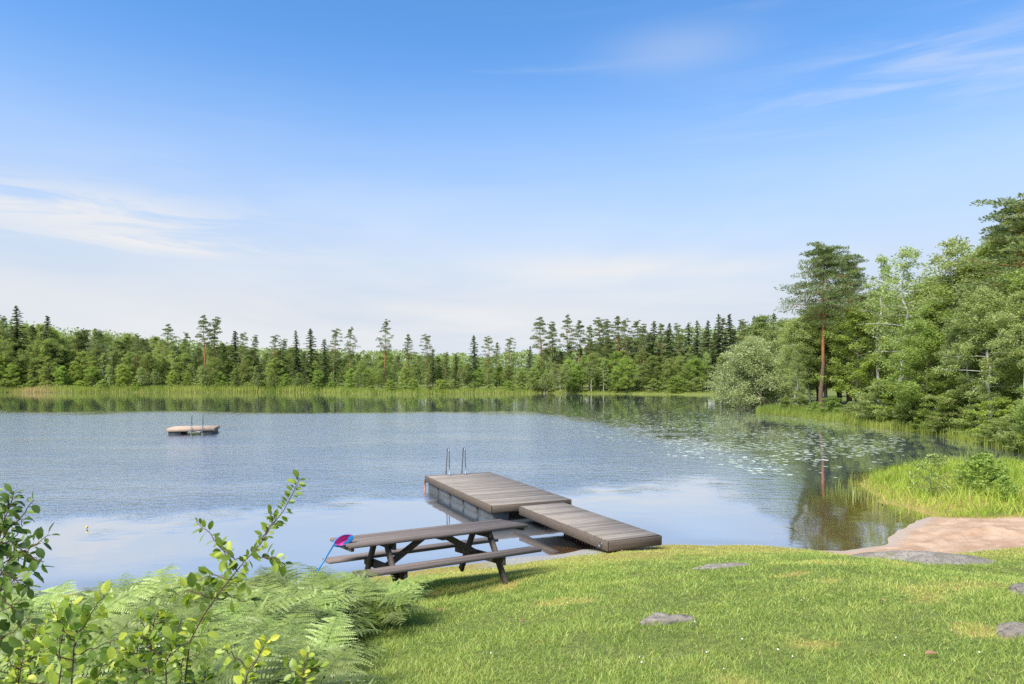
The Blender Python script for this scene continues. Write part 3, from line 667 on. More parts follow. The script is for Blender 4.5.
gx_, gy_ = gx_[ok], gy_[ok]; n = len(gx_)
dry = drym(gx_, gy_); tuft = vn(gx_, gy_, .28, 74, 2)
hh = .85*(.016+.040*rng.rand(n)**2.2)*(.6+1.0*tuft)*(1-.35*dry)
under = np.exp(-(((gx_+1.0)/1.9)**2+((gy_-9.7)/.9)**2)); hh *= 1+.9*under*(rng.rand(n))
fm_ = fernm(gx_, gy_); hh *= 1+1.6*fm_*rng.rand(n)
ww = np.interp(gy_, [3, 6, 10, 16], [.0032, .0055, .009, .014])*rng.uniform(.7, 1.3, n)
rn = .10+.55*rng.rand(n)**1.2+.35*(vn(gx_, gy_, .9, 75, 3)-.35)+.42*dry*rng.rand(n)+.08*dry+(rng.rand(n) < .06)*.4+.35*(tuft-.5)
V, Fs, rr = blades(gx_, gy_, hh, ww, rng, 1.5, rn)
tag(link('lawn_grass', mesh('lawn_grass', V, Fs, M['lawn'], {'rnd': rr})), 'short green lawn grass covering the bank above the lake', 'grass', kind='stuff')
n = 9000; wx = rng.uniform(-1.5, 9, n); wy = rng.uniform(3.1, 12.5, n); k_ = (wx/wy > -.2) & (wx/wy < .8) & (vn(wx, wy, .5, 77, 3) > .56) & (fernm(wx, wy) < .3) & (shore(wx, wy) > 1.5)
for (rx, ry, rz_, a, b, h, lb) in RK: k_ &= ((wx-rx)/a)**2+((wy-ry)/b)**2 > 1
wx, wy = wx[k_], wy[k_]; n = len(wx)*3; ix = np.repeat(np.arange(len(wx)), 3)
c_ = np.stack([wx[ix]+rng.normal(size=n)*.006, wy[ix]+rng.normal(size=n)*.006, height(wx, wy)[ix]+.018+.02*rng.rand(len(wx))[ix]], 1)
lv, lf, lr = leaves(c_, rdir(rng, n)*[1, 1, .25], rdir(rng, n)*.3+[0, 0, 1.], rng.uniform(.010, .020, n), rng.uniform(.009, .016, n), rng.uniform(0, .45, n))
tag(link('clover_leaves', mesh('clover_leaves', lv, [lf], M['lawn'], {'rnd': lr})), 'darker clover leaves growing in patches through the lawn', 'clover', kind='stuff')
# lush tall grass on the spit beyond the beach
n = 60000; x = rng.uniform(10, 30, n); y = rng.uniform(16.2, 34, n); s_ = shore(x, y)
ok = (s_ > -.25) & (sandm(x, y) < .3) & (y < 33) & (x/y < .85) & ~((x > 23.5) & (y > 29)); x, y, s_ = x[ok], y[ok], s_[ok]
dens = vn(x, y, .8, 81, 2); ok = rng.rand(len(x)) < np.where(s_ < .15, .12, .45+.9*dens); x, y, s_ = x[ok], y[ok], s_[ok]; n = len(x)
h = (.12+.60*vn(x, y, .75, 82, 3)**1.6*1.5)*rng.uniform(.55, 1.2, n)*(.55+.45*ss(s_, .2, 1.6)); h = np.where(y < 18.6, h*.75, h)
z = np.maximum(height(x, y), -.15)
V, Fs, rr = blades(x, y, h, rng.uniform(.010, .022, n), rng, 1.0, .05+.5*rng.rand(n)+.9*(vn(x, y, .9, 83, 3)-.4)+.15*ss(y, 19, 16), z-.01)
tag(link('tall_grass', mesh('tall_grass', V, Fs, M['tall'], {'rnd': rr})), 'lush bright green tall grass on the spit beyond the sandy beach', 'grass', kind='stuff')
# reeds
def reedband(name, n, xr, yr, smin, smax, hr, wr, label, seed, cond=None):
    rng = np.random.RandomState(seed); x = rng.uniform(*xr, n); y = rng.uniform(*yr, n); s = shore(x, y); ok = (s > smin) & (s < smax)
    if cond is not None: ok &= cond(x, y)
    x, y, s = x[ok], y[ok], s[ok]; k = rng.rand(len(x)) < .15+1.1*vn(x, y, 3.5, seed, 3)-.3*((x/y > .04) & (y > 150)); x, y, s = x[k], y[k], s[k]; n = len(x)
    h = rng.uniform(*hr, n)*(.25+1.2*vn(x, y, 6, seed+1, 3))*(1-.55*ss(x/y, -.02, .06)*(y > 150))*(1-.3*ss(x/y, -.27, -.24)*(y > 150)); z = np.maximum(height(x, y), -.3)
    V, Fs, rr = blades(x, y, h, rng.uniform(*wr, n), rng, .22, .05+.42*rng.rand(n)+.6*(vn(x, y, 6, seed+2, 2)-.3)+.22*ss(-s, -1, 1)+.6*np.exp(-((x+140)/6.)**2)-.2*(y < 100), z)
    tag(link(name, mesh(name, V, Fs, M['reed'], {'rnd': rr})), label, 'reeds', kind='stuff')
reedband('reeds', 260000, (-185, 60), (172, 225), -1.2, 9, (.9, 2.3), (.05, .11), 'pale yellow green reed belt along the far shore', 201, lambda x, y: (x/y > -.98) & (x/y < .32))
reedband('reeds', 150000, (24, 40), (30, 84), -.25, 3.2, (.25, .95), (.018, .04), 'green reeds and sedge fringing the right bank', 211, lambda x, y: (x < 34))
# sparse rushes standing in the water off the spit
cx = [gpx(p, q)[:2] if False else wp(p, q) for p, q in ((872, 492), (880, 500), (862, 484), (890, 507), (868, 497), (900, 512), (884, 490), (876, 478), (858, 492))]
bx, by = [], []
for (a, b) in cx:
    k = rng.randint(24, 46); bx.append(a+rng.normal(size=k)*.38); by.append(b+rng.normal(size=k)*.5)
bx, by = np.concatenate(bx), np.concatenate(by)
V, Fs, rr = blades(bx, by, rng.uniform(.15, .5, len(bx)), rng.uniform(.010, .018, len(bx)), rng, .3, rng.uniform(.2, .8, len(bx)), np.full(len(bx), -.05))
tag(link('water_rushes', mesh('water_rushes', V, Fs, M['reed'], {'rnd': rr})), 'sparse thin rushes standing in shallow water off the grassy spit', 'rushes', kind='stuff')
for i, (px, py, h, k, lab) in enumerate([(930, 484, 1.3, 2, 'airy pale shrub sprouting from the middle of the grassy spit'), (985, 482, 1.25, 1, 'bright green bushy shrub on the spit behind the beach'),
                                    (1005, 489, .7, 1, 'low bright green shrub at the right end of the spit'), (962, 478, .6, 0, 'small darker green bush between the two taller spit shrubs')]):
    x, y, z = gpx(px, py+12); plant_tree('spitbush', k, x, y, h, .95, lab, 'shrubs on the grassy spit')

# ------------------------------------------------------------------ rocks
def rock_mesh(a, b, h, seed):
    rng = np.random.RandomState(seed); import bmesh
    bm = bmesh.new(); bmesh.ops.create_icosphere(bm, subdivisions=5, radius=1); v = np.array([q.co[:] for q in bm.verts]); f = np.array([[q.index for q in p.verts] for p in bm.faces]); bm.free()
    ph = rng.rand(3)*9; n = 0
    for k, am in ((1.7, .20), (3.9, .09), (9, .035), (21, .014)):
        n = n+am*(np.sin(v[:, 0]*k+ph[0]+np.sin(v[:, 1]*k*1.3+ph[1])*1.3)+np.sin(v[:, 1]*k*1.1+ph[2]+np.sin(v[:, 2]*k+ph[0])*1.2)*.8)
    v = v*(1+n)[:, None]; v[:, 2] = np.sign(v[:, 2])*abs(v[:, 2])**.8
    return mesh('rock', v*[a, b, h*1.4], [f], M['rock'], None, True)
for i, (x, y, z, a, b, h, lb) in enumerate(RK):
    tag(link('rock', rock_mesh(a, b, h, 300+i), None, (x, y, z-h*.45), (0, 0, 0 if i in (1, 2) else i)), lb, 'rock', 'granite rocks in the bank')

# ------------------------------------------------------------------ floating jetty and its gangway
def ladder(parent, x0, x1, y, zt, out, mat):
    """two galvanised hoops over the deck edge joined by rungs under water; out = outward direction in y"""
    ld = link('ladder', None, parent); ld.empty_display_size = .1
    for x in (x0, x1):
        b = MB(3); pts = [(x, y-out*.30, zt-.02)]
        pts += [(x, y-out*.30+out*.02, zt+.3), (x, y-out*.26, zt+.72)]
        for k in range(9):
            a = math.pi*k/8; pts.append((x, y-out*.26+out*.11*(1-math.cos(a)), zt+.80+.11*math.sin(a)))
        pts += [(x, y+out*.02, zt+.4), (x, y+out*.10, zt-.05), (x, y+out*.12, zt-1.0)]
        b.tube(pts, .021, 8); b.bar((x-.07, y-out*.30, zt+.004), (x+.07, y-out*.30, zt+.004), .12, .008); b.build('rail', mat, ld, True)
    for k in range(4):
        b = MB(4); z = zt-.22-.25*k; b.tube([(x0, y+out*.12, z), (x1, y+out*.12, z)], .018, 8); b.build('rung', mat, ld, True)
    return ld
YAW = R(20.5)
jet = thing('floating_jetty', 'large weathered wooden floating jetty platform with steel bathing ladder', 'jetty', (-.674, 20.94, 0), R(23.6))
LX, LY, ZT = 2.30, 5.98, .445            # width, length, deck height
b = MB(1); nb = 42
for k in range(nb):
    y0 = -LY/2+LY*k/nb; b.bar((-LX/2+.004, y0+LY/nb/2, ZT-.014+b.rng.uniform(-.002, .002)), (LX/2-.004, y0+LY/nb/2, ZT-.014+b.rng.uniform(-.002, .002)), LY/nb-.014, .028, b=.004)
deck = b.build('deck', wood_mat('deck_wood_across', (.27, .23, .192), (.145, .12, .098), 1., .50, 0), jet)
zf = ZT-.028-.085
for x in (-LX/2-.02, LX/2+.02):
    b = MB(5); b.bar((x, -LY/2-.04, zf+.012), (x, LY/2+.04, zf+.012), .038, .195); b.build('side_beam', M['beamwood'], jet)
for y in (-LY/2-.02, LY/2+.02):
    b = MB(6); b.bar((-LX/2, y, zf+.012), (LX/2, y, zf+.012), .038, .193); b.build('end_beam', M['beamwood'], jet)
for sx in (-1, 1):
    for k in range(5):
        b = MB(7+k); y = -LY/2+LY*(k+.5)/5
        b.bar((sx*(LX/2-.30), y-.50, .10), (sx*(LX/2-.30), y+.50, .10), .50, .34, b=.03); fb = b.build('float_box', M['floatbox'], jet, False)
b = MB(9); b.bar((0, -LY/2+.05, .21), (0, LY/2-.05, .21), .1, .1); b.build('joist', M['wetwood'], jet)
# a red mooring collar at the far left corner, as a rope end
b = MB(9); b.tube([(-LX/2-.06, LY/2-.10, .28), (-LX/2-.07, LY/2-.10, .12), (-LX/2-.05, LY/2-.11, -.2)], .03, 7); b.build('mooring_rope', plain('faded_red_rope', (.45, .17, .12), .8), jet)
ladder(jet, -.40, .18, LY/2+.03, ZT, 1, M['steel'])
gw = thing('gangway', 'narrow weathered wooden gangway resting between jetty and gravel shore', 'gangway', (1.66, 16.0, 0), R(24.5))
GLX, GLY = 1.27, 4.18; b = MB(2); nb = 30
for k in range(nb):
    y0 = -GLY/2+GLY*k/nb; b.bar((-GLX/2, y0+GLY/nb/2, ZT-.012+b.rng.uniform(-.002, .002)), (GLX/2, y0+GLY/nb/2, ZT-.012+b.rng.uniform(-.002, .002)), GLY/nb-.014, .028, b=.004)
b.build('deck', bpy.data.materials['deck_wood_across'], gw)
for x in (-GLX/2-.02, GLX/2+.02, ):
    b = MB(5); b.bar((x, -GLY/2-.03, ZT-.115), (x, GLY/2, ZT-.115), .04, .20); b.build('side_beam', M['beamwood'], gw)
b = MB(6); b.bar((-GLX/2, -GLY/2-.02, ZT-.115), (GLX/2, -GLY/2-.02, ZT-.115), .036, .197); b.build('end_beam', M['beamwood'], gw)
b = MB(6); b.tube([(-GLX/2-.045, -GLY/2+.22, ZT-.12), (-GLX/2-.060, -GLY/2+.22, ZT-.12)], .055, 14); b.build('hinge', M['steel'], gw)
b = MB(8); b.bar((-GLX/2+.05, -GLY/2+.5, ZT-.25), (GLX/2-.05, -GLY/2+.5, ZT-.25), .1, .07); b.build('cross_beam', M['wetwood'], gw)
# sunken sloping timber beside the gangway
sl = tag(link('sunken_beam', None, None, (.6, 15.9, 0), (0, 0, YAW)), 'brown waterlogged timber sloping into the water under the gangway', 'timber')
b = MB(4); b.bar((-.1, -1.3, -.03), (-.4, 1.6, -.05), .16, .09); b.build('timber', M['wetwood'], sl)

# swimming raft out on the lake
rx, ry = wp(194, 433); rf = thing('swimming_raft', 'small square wooden swimming raft with ladder floating out on the lake', 'raft', (rx, ry, 0), R(16))
RX = 2.9; RY = 2.7; RZ = .42; b = MB(11); nb = 22
for k in range(nb):
    y = -RY/2+RY*(k+.5)/nb; b.bar((-RX/2, y, RZ-.015), (RX/2, y, RZ-.015), RY/nb-.012, .03)
b.build('deck', M['raftwood'], rf)
for x in (-RX/2-.02, RX/2+.02): b = MB(5); b.bar((x, -RY/2-.04, RZ-.11), (x, RY/2+.04, RZ-.11), .04, .2); b.build('side_beam', M['raftwood'], rf)
for y in (-RY/2-.02, RY/2+.02): b = MB(6); b.bar((-RX/2, y, RZ-.11), (RX/2, y, RZ-.11), .04, .196); b.build('end_beam', M['raftwood'], rf)
for sx in (-1, 1):
    b = MB(7); b.bar((sx*1.0, -1.3, .06), (sx*1.0, 1.3, .06), .8, .36, b=.04); b.build('float_box', M['floatbox'], rf)
ladder(rf, .05, .75, -RY/2-.03, RZ, -1, M['steel'])

# ------------------------------------------------------------------ picnic table
tb = thing('picnic_table', 'dark weathered wooden picnic table with attached benches on the lawn edge', 'picnic table', (-1.149, 10.062, .769), 0)
tb.rotation_euler = (R(-4.2), R(.9), .577)
L, Wd, TH, SO, SW, SH, LF = 2.832, .851, .700, .611, .316, .372, 1.648
b = MB(21); npk = 6
for k in range(npk):
    y = -Wd/2+Wd*(k+.5)/npk; b.bar((-L/2, y, TH-.022), (L/2, y, TH-.022), Wd/npk-.006, .044)
b.build('tabletop', M['tablewood'], tb)
for sy in (-1, 1):
    b = MB(22+sy)
    for k in (-.5, .5): b.bar((-L/2, sy*SO+k*SW/2, SH-.022), (L/2, sy*SO+k*SW/2, SH-.022), SW/2-.006, .044)
    b.build('seat', M['tablewood'], tb)
for sx in (-1, 1):
    for sy in (-1, 1):
        b = MB(30); b.bar((sx*LF/2, sy*.68, -.08), (sx*LF/2, sy*.20, TH-.046), .105, .05, up=(1, 0, 0)); b.build('leg', M['tableframe'], tb)
    b = MB(31); b.bar((sx*(LF/2-.053), -SO-SW/2+.03, SH-.105), (sx*(LF/2-.053), SO+SW/2-.03, SH-.105), .048, .12); b.build('seat_support', M['tableframe'], tb)
    b = MB(32); b.bar((sx*(LF/2-.053), -Wd/2+.05, TH-.094), (sx*(LF/2-.053), Wd/2-.05, TH-.094), .048, .095); b.build('top_support', M['tableframe'], tb)
    b = MB(33); b.bar((sx*(LF/2-.08), 0, SH-.09), (sx*.13, 0, TH-.055), .09, .045, up=(0, 1, 0)); b.build('brace', M['tableframe'], tb)
    b = MB(34); b.bar((sx*(L/2-.05), -Wd/2+.06, TH-.070), (sx*(L/2-.05), Wd/2-.06, TH-.070), .045, .05); b.build('end_batten', M['tableframe'], tb)
b = MB(35); b.bar((0, -Wd/2+.06, TH-.070), (0, Wd/2-.06, TH-.070), .07, .05); b.build('middle_batten', M['tableframe'], tb)

# fishing net leaning on the table's left end
bpy.context.view_layer.update()
TM = Matrix.LocRotScale(tb.location, tb.rotation_euler, None)
def tpt(x, y, z): return np.array(TM @ Vector((x, y, z)))
hc = tpt(-L/2+.07, .16, TH+.055); bk = tpt(-L/2-.13, .42, -.02); bk = np.array(bk)
def pxd(px, py, d): return np.array([(px-512)/F*d, d, HC-(py-HY)/F*d])
h0 = pxd(334, 544.5, 9.1); h1 = pxd(309.5, 584, 8.75); net = thing('landing_net', 'childs blue handled dip net with pink mesh leaning on the picnic table', 'net', tuple(h1))
loc = h1
ax = (h0-h1)/np.linalg.norm(h0-h1)
b = MB(41); b.tube([h1-loc, h0-loc], .011, 8); b.build('handle', M['bluepl'], net, True)
e1 = pxd(353, 536.5, 9.25)-h0; ln = np.linalg.norm(e1); e1 /= ln; e2 = np.cross(e1, [0.25, -1, .35]); e2 = e2-e1*(e2@e1); e2 /= np.linalg.norm(e2)
rr_ = ln/2*.98; cc = h0-loc+e1*rr_; an = np.linspace(0, 2*np.pi, 33)
ring = np.array([cc-e1*rr_*math.cos(a)+e2*.062*math.sin(a) for a in an]); b = MB(42); b.tube(ring, .012, 8, False); b.build('hoop', M['bluepl'], net, True)
nn_ = np.cross(e1, e2); nn_ = nn_ if nn_[1] > 0 else -nn_      # the bag hangs away behind the hoop
V = []; nr, na = 7, 32
for i in range(nr):
    u = i/(nr-1); rr2 = math.sqrt(max(0, 1-u**2))
    for a in an[:-1]: V.append(cc-e1*rr_*.96*rr2*math.cos(a)+e2*.060*rr2*math.sin(a)+nn_*(-.03+.07*u)+e1*.05*u+np.array([0, 0, .006*math.sin(3*a+i)]))
k = [(i*na+j, i*na+(j+1) % na, (i+1)*na+(j+1) % na, (i+1)*na+j) for i in range(nr-1) for j in range(na)]
link('net_bag', mesh('net_bag', V, [k], M['pinkpl'], None, True), net)
V = []
for i in range(2):
    for j in range(14):
        a = -1.0+2.3*j/13+2.2; V.append(cc-e1*rr_*math.cos(a)*(1.0-.55*i)+e2*.062*math.sin(a)*(1-.55*i)+nn_*(-.035-.008*i))
k = [(j, j+1, 14+j+1, 14+j) for j in range(13)]
link('blue_panel', mesh('blue_panel', V, [k], M['bluepl'], None, True), net)

# ------------------------------------------------------------------ ferns
def frond_mesh(seed, Lf=.75):
    """one bracken frond: arched stalk, paired pinnae; every pinna a pointed lance with a toothed edge of pinnules"""
    rng = np.random.RandomState(seed); t = np.linspace(0, 1, 15); el0 = R(rng.uniform(66, 80)); el1 = R(rng.uniform(-25, 5))
    ang = el0+(el1-el0)*t**.75; st_ = Lf/14; P = np.cumsum(np.stack([np.cos(ang)*st_, 0*t, np.sin(ang)*st_], 1), 0); P[0] = 0
    tv, tf = tube(P, np.linspace(.0035, .0012, 15), 5)
    def pt(u): return np.array([np.interp(u, t, P[:, k]) for k in range(3)])
    V, Fq, Rn = [tv], [tf], [np.full(len(tv), .5)]; n0 = len(tv)
    npn = 13; base_ = rng.rand()*.3
    for i in range(npn+1):
        u = .30+.70*(i/npn); p = pt(u); tg = pt(min(1, u+.03))-pt(u-.03); tg /= np.linalg.norm(tg); nup = np.cross(tg, [0, 1, 0]); nup = nup if nup[2] > 0 else -nup
        pl = Lf*.36*(1-(i/npn)*.97)**.9*(.8+.2*min(1, i/2))+.01
        for sd in (-1, 1):
            dirp = np.array([0, sd, 0])*1.+tg*rng.uniform(.35, .55)-nup*rng.uniform(-.05, .25); dirp /= np.linalg.norm(dirp); cv_ = rng.uniform(.0, .45)
            side = np.cross(nup, dirp); side /= np.linalg.norm(side); side = side if side@tg > 0 else -side
            m_ = max(4, int(round(pl/.019))); roll = rng.uniform(-.35, .35)
            # a comb of pinnules on both sides of the midrib, each a slim pointed quad angled forward
            for j in range(m_):
                v = (j+.3)/m_; q = p+dirp*pl*v-nup*cv_*pl*v*v*.6
                w_ = .030*(pl/.3)**.7*(1-v)**.75+.004; sp = pl/m_
                for s2 in (-1, 1):
                    sdv = side*s2+nup*(roll*s2+rng.uniform(-.25, .12)); wd_ = w_*rng.uniform(.85, 1.15)
                    q0 = q; q1 = q+dirp*sp*.92; tip = q+sdv*wd_+dirp*(wd_*.55+sp*.3); tip2 = q+sdv*wd_*.62+dirp*(wd_*.2-sp*.05)
                    V.append(np.array([q0, q1, tip, tip2])); Fq.append(np.array([[0, 1, 2, 3]] if s2 > 0 else [[3, 2, 1, 0]])+n0); n0 += 4
                    Rn.append(np.full(4, np.clip(base_+rng.rand()*.3+.35*v, 0, 1)))
    return mesh('frond', np.vstack(V), [np.vstack(Fq)], M['fern'], {'rnd': np.concatenate(Rn)})
FR = [frond_mesh(400+k, [.78, .88, 1.0, .82, .94, .86][k]) for k in range(6)]
rg = random.Random(12); pts = []
def add_fern(x, y, sc_=1., lab=None):
    if any((x-a)**2+(y-b_)**2 < .165**2 for a, b_ in pts): return
    pts.append((x, y)); px = 512+F*x/y
    if lab is None:
        lab = '%s green fern, %s row, %s' % ('pale' if rg.random() < .5 else 'fresh', 'front' if y < 4 else 'near middle' if y < 5.5 else 'far middle' if y < 7 else 'back',
              'at its left end' if px < 60 else 'behind the corner sapling' if px < 130 else 'left of the leaning sapling' if px < 190 else 'right of the leaning sapling' if px < 270 else 'below the net' if px < 340 else 'at its lawn edge')
    f = thing('bracken_fern', lab, 'fern', (x, y, hz(x, y)), rg.uniform(0, 6.28), 'bracken ferns covering the bank')
    k0 = rg.uniform(0, 6)
    for k in range(rg.choice([4, 5, 5, 6])):
        fr_ = link('frond', FR[rg.randrange(6)], f, (0, 0, 0), (rg.uniform(-.15, .15), rg.uniform(-.25, .2), k0+k*1.2+rg.uniform(-.3, .3))); fr_.scale = [sc_*rg.uniform(.8, 1.12)]*3
def fern_ok(x, y, pad=0.):
    px = 512+F*x/y
    return fernm(np.array([x+pad]), np.array([y]))[0] > .5 and shore(np.array([x]), np.array([y]))[0] > .5
tries = 0
while len(pts) < 270 and tries < 14000:
    tries += 1; y = rg.uniform(2.9, 9.2); x = rg.uniform(-.86*y-.3, -.14*y)
    if not fern_ok(x, y, .22): continue
    if rg.random() > (1.15-.10*y): continue
    px = 512+F*x/y; top = np.interp(px, [0, 60, 110, 170, 230, 330, 400], [606, 604, 600, 582, 576, 572, 572])
    zt = HC-(top-HY)/F*y; hmax = max(zt-hz(x, y), .13 if y > 7 else 0)
    if hmax < .13: continue
    add_fern(x, y, min(1., .6+rg.random()*.4, max(.42, hmax/.38)))
for px, d, s in ((335, 7.6, .95), (358, 7.9, .85), (350, 6.9, .9), (300, 7.6, 1.), (372, 7.4, .75), (250, 7.3, .9), (210, 7.0, .9), (190, 7.4, .85), (376, 7.6, .8), (364, 7.2, .9), (380, 7.1, .85), (390, 7.5, .9), (368, 7.3, 1.0), (385, 6.8, .8), (40, 8.0, .55), (70, 8.2, .5), (100, 8.3, .55), (130, 8.2, .6), (160, 8., .7), (20, 7.6, .6), (85, 7.6, .6), (120, 7.5, .65), (55, 7.3, .6)):
    x = (px-512)/F*d; add_fern(x, d, s, 'taller bracken fern at the left end of the picnic table' if px in (335, 358, 350, 372, 376, 364, 380, 390, 368, 385) else 'taller bracken fern at the back edge against the water')

# ------------------------------------------------------------------ leafy saplings in front
def oval_leaf(c, d, n, l, wd, fold=.25):
    """an oval leaf folded along its midrib: 2 x 4 rim points and a midrib"""
    d = d/np.linalg.norm(d); s = np.cross(d, n); s /= np.linalg.norm(s); n = np.cross(s, d)
    V = []; prof = [(.0, 0.02), (.18, .72), (.45, 1.), (.75, .82), (1., .08)]; drp = .12
    for u, q in prof:
        m_ = c+d*l*u-n*drp*l*u*u; V += [m_-s*wd*.5*q+n*fold*wd*.5*q, m_, m_+s*wd*.5*q+n*fold*wd*.5*q]
    Fq = [];
    for i in range(4): Fq += [(i*3, i*3+1, i*3+4, i*3+3), (i*3+1, i*3+2, i*3+5, i*3+4)]
    return np.array(V), np.array(Fq)
def sapling(name, label, twigs, seed, mat, lsize, group='young leafy saplings in front of the lake', bright=0.):
    """twigs: list of (list of (px,py,depth), leaf size factor); the first one is rooted in the ground"""
    rng = np.random.RandomState(seed); st_, lf_, rn_ = [], [], []; n = 0
    P0 = pxd(*twigs[0][0][0]); P0[2] = hz(P0[0], P0[1]); root = thing(name, label, 'sapling', tuple(P0), 0, group)
    for ti, (tw, k) in enumerate(twigs):
        P = np.array([pxd(*q) for q in tw])-P0
        if ti == 0: P = np.vstack([[0, 0, -.03], P[0]*.5, P])
        t = np.linspace(0, 1, len(P)); tt = np.linspace(0, 1, 14); Q = np.stack([np.interp(tt, t, P[:, j]) for j in range(3)], 1)
        Q[1:-1] += rng.normal(size=(12, 3))*.004
        ll = np.linalg.norm(np.diff(Q, axis=0), axis=1).sum(); st_.append(tube(Q, np.linspace(.0045 if ti == 0 else .0028, .0012, 14), 6))
        nl = max(4, int(ll/(lsize*k*.28)))
        for i in range(nl):
            u = .18+.82*(i+rng.rand()*.5)/nl if ti else .35+.65*(i+rng.rand()*.5)/nl
            u = min(u, 1); p = np.array([np.interp(u, tt, Q[:, j]) for j in range(3)]); tg = np.array([np.interp(min(1, u+.05), tt, Q[:, j])-np.interp(u-.05, tt, Q[:, j]) for j in range(3)]); tg /= np.linalg.norm(tg)+1e-9
            sd = np.cross(tg, [0, -1, 0])*(1 if i % 2 else -1); d = sd*.9+tg*.55+rng.normal(size=3)*.35; d /= np.linalg.norm(d)
            nn = np.array([0, -.35, 1.])+rng.normal(size=3)*.45; l = lsize*k*rng.uniform(.6, 1.15)*(1-.35*u); pet = p+d*l*.25
            st_.append(tube(np.stack([p, pet]), [.0008, .0006], 4)); V, Fq = oval_leaf(pet, d, nn, l, l*rng.uniform(.5, .66), rng.uniform(.1, .4)); lf_.append((V, Fq)); rn_.append(np.full(len(V), np.clip(rng.rand()*.7+bright*u, 0, 1)))
    tv, tf = join(st_); link('stem', mesh('stem', tv, [tf], M['twig'], None, True), root)
    lv, lf2 = join(lf_); link('leaves', mesh('leaves', lv, [lf2], mat, {'rnd': np.concatenate(rn_)}, True), root)
D = 3.1
sapling('alder_sapling', 'tall leaning alder sapling with round leaves reaching up against the lake', [
    ([(185, 650, D), (212, 600, D), (238, 572, D), (262, 540, D), (285, 508, D), (300, 478, D)], .72),
    ([(238, 572, D), (222, 550, D+.05), (208, 532, D+.08), (196, 522, D+.1)], .8), ([(250, 555, D), (262, 556, D-.1), (276, 558, D-.12), (286, 566, D-.1)], .9),
    ([(232, 580, D), (214, 574, D+.1), (200, 580, D+.1)], .95), ([(262, 540, D), (276, 520, D-.05), (268, 512, D-.06)], .6),
    ([(212, 600, D), (190, 590, D), (172, 596, D)], 1.), ([(246, 560, D), (228, 556, D), (220, 545, D+.05)], .9), ([(222, 590, D), (240, 600, D), (256, 598, D)], 1.)], 501, M['alder'], .076, bright=.1)
D = 2.7
sapling('alder_sapling', 'yellow green sapling with broad oval leaves at the bottom left corner', [
    ([(72, 700, D), (73, 668, D), (76, 640, D), (90, 615, D), (108, 594, D)], 1.), ([(75, 645, D), (62, 625, D), (50, 605, D)], 1.), ([(73, 660, D), (50, 650, D), (28, 652, D)], .9),
    ([(74, 655, D), (100, 645, D), (118, 640, D)], .9), ([(72, 690, D), (48, 686, D), (20, 680, D)], 1.), ([(80, 634, D), (66, 618, D+.1), (72, 600, D+.1)], .8)], 502, M['alder'], .075, bright=.55)
D = 3.0
sapling('alder_sapling', 'low bright sapling between the corner sapling and the leaning one', [
    ([(165, 700, D), (166, 665, D), (172, 640, D), (182, 618, D)], 1.), ([(168, 660, D), (150, 645, D), (140, 632, D)], 1.), ([(168, 655, D), (190, 642, D), (205, 630, D)], 1.), ([(166, 675, D), (140, 668, D), (126, 672, D)], 1.)], 503, M['alder'], .075, bright=.3)
D = 2.6
sapling('alder_sapling', 'small upright sprig of pale oval leaves at the bottom, right of the leaning sapling', [
    ([(240, 700, D), (246, 676, D), (258, 656, D), (268, 640, D)], .8), ([(250, 668, D), (232, 655, D), (222, 648, D)], .8)], 504, M['alder'], .062, bright=.5)
D = 2.5
sapling('alder_shrub', 'dense dark green alder shrub leaning in at the left edge', [
    ([(-60, 700, D), (-30, 620, D), (-8, 560, D), (4, 520, D), (14, 492, D)], .8), ([(-12, 575, D), (14, 556, D), (34, 545, D), (50, 535, D)], .85), ([(-6, 555, D), (8, 530, D), (24, 512, D), (34, 500, D)], .8),
    ([(-20, 600, D), (6, 586, D), (26, 574, D), (38, 566, D)], .95), ([(-28, 620, D), (0, 612, D), (22, 600, D)], 1.), ([(-2, 535, D), (-10, 510, D), (-4, 490, D)], .8),
    ([(-16, 590, D+.15), (4, 566, D+.15), (16, 548, D+.15), (28, 536, D+.15)], .9), ([(-30, 640, D), (-6, 640, D), (16, 630, D), (30, 618, D)], 1.), ([(-10, 570, D-.1), (6, 574, D-.1), (20, 584, D-.1)], .9),
    ([(-6, 545, D), (12, 540, D), (28, 556, D), (44, 562, D)], .85)], 505, M['alder_dk'], .068)
D = 2.75
sapling('alder_shrub', 'darker alder stems standing behind the dense shrub at the left edge', [
    ([(-70, 720, D), (-40, 640, D), (-20, 590, D), (-4, 548, D), (6, 505, D)], .8), ([(-20, 590, D), (4, 600, D), (18, 612, D), (30, 620, D)], .9), ([(-14, 575, D), (10, 560, D), (22, 566, D)], .9),
    ([(-8, 560, D), (6, 548, D), (18, 530, D), (22, 520, D)], .8), ([(-26, 605, D), (2, 590, D), (14, 582, D), (34, 586, D)], .9), ([(-4, 548, D), (-14, 530, D), (-16, 500, D)], .8), ([(-30, 620, D), (-8, 632, D), (12, 652, D)], 1.)], 506, M['alder_dk'], .066)
for i, (a, b_) in enumerate([(18, 664), (118, 668), (200, 682), (300, 672), (150, 625), (30, 640), (60, 625), (135, 650), (180, 660), (95, 680), (10, 690)]):
    D = 3.1+.2*(i % 3)
    sapling('leafy_sprout', 'low leafy sprout of bright oval leaves among the ferns', [([(a, b_+30, D), (a+3, b_, D), (a+8, b_-18, D)], 1.), ([(a+2, b_+6, D), (a-14, b_-6, D)], 1.), ([(a+2, b_, D), (a+20, b_-6, D)], 1.)], 520+i, M['alder'], .062, 'low sprouts among the ferns', bright=.3)

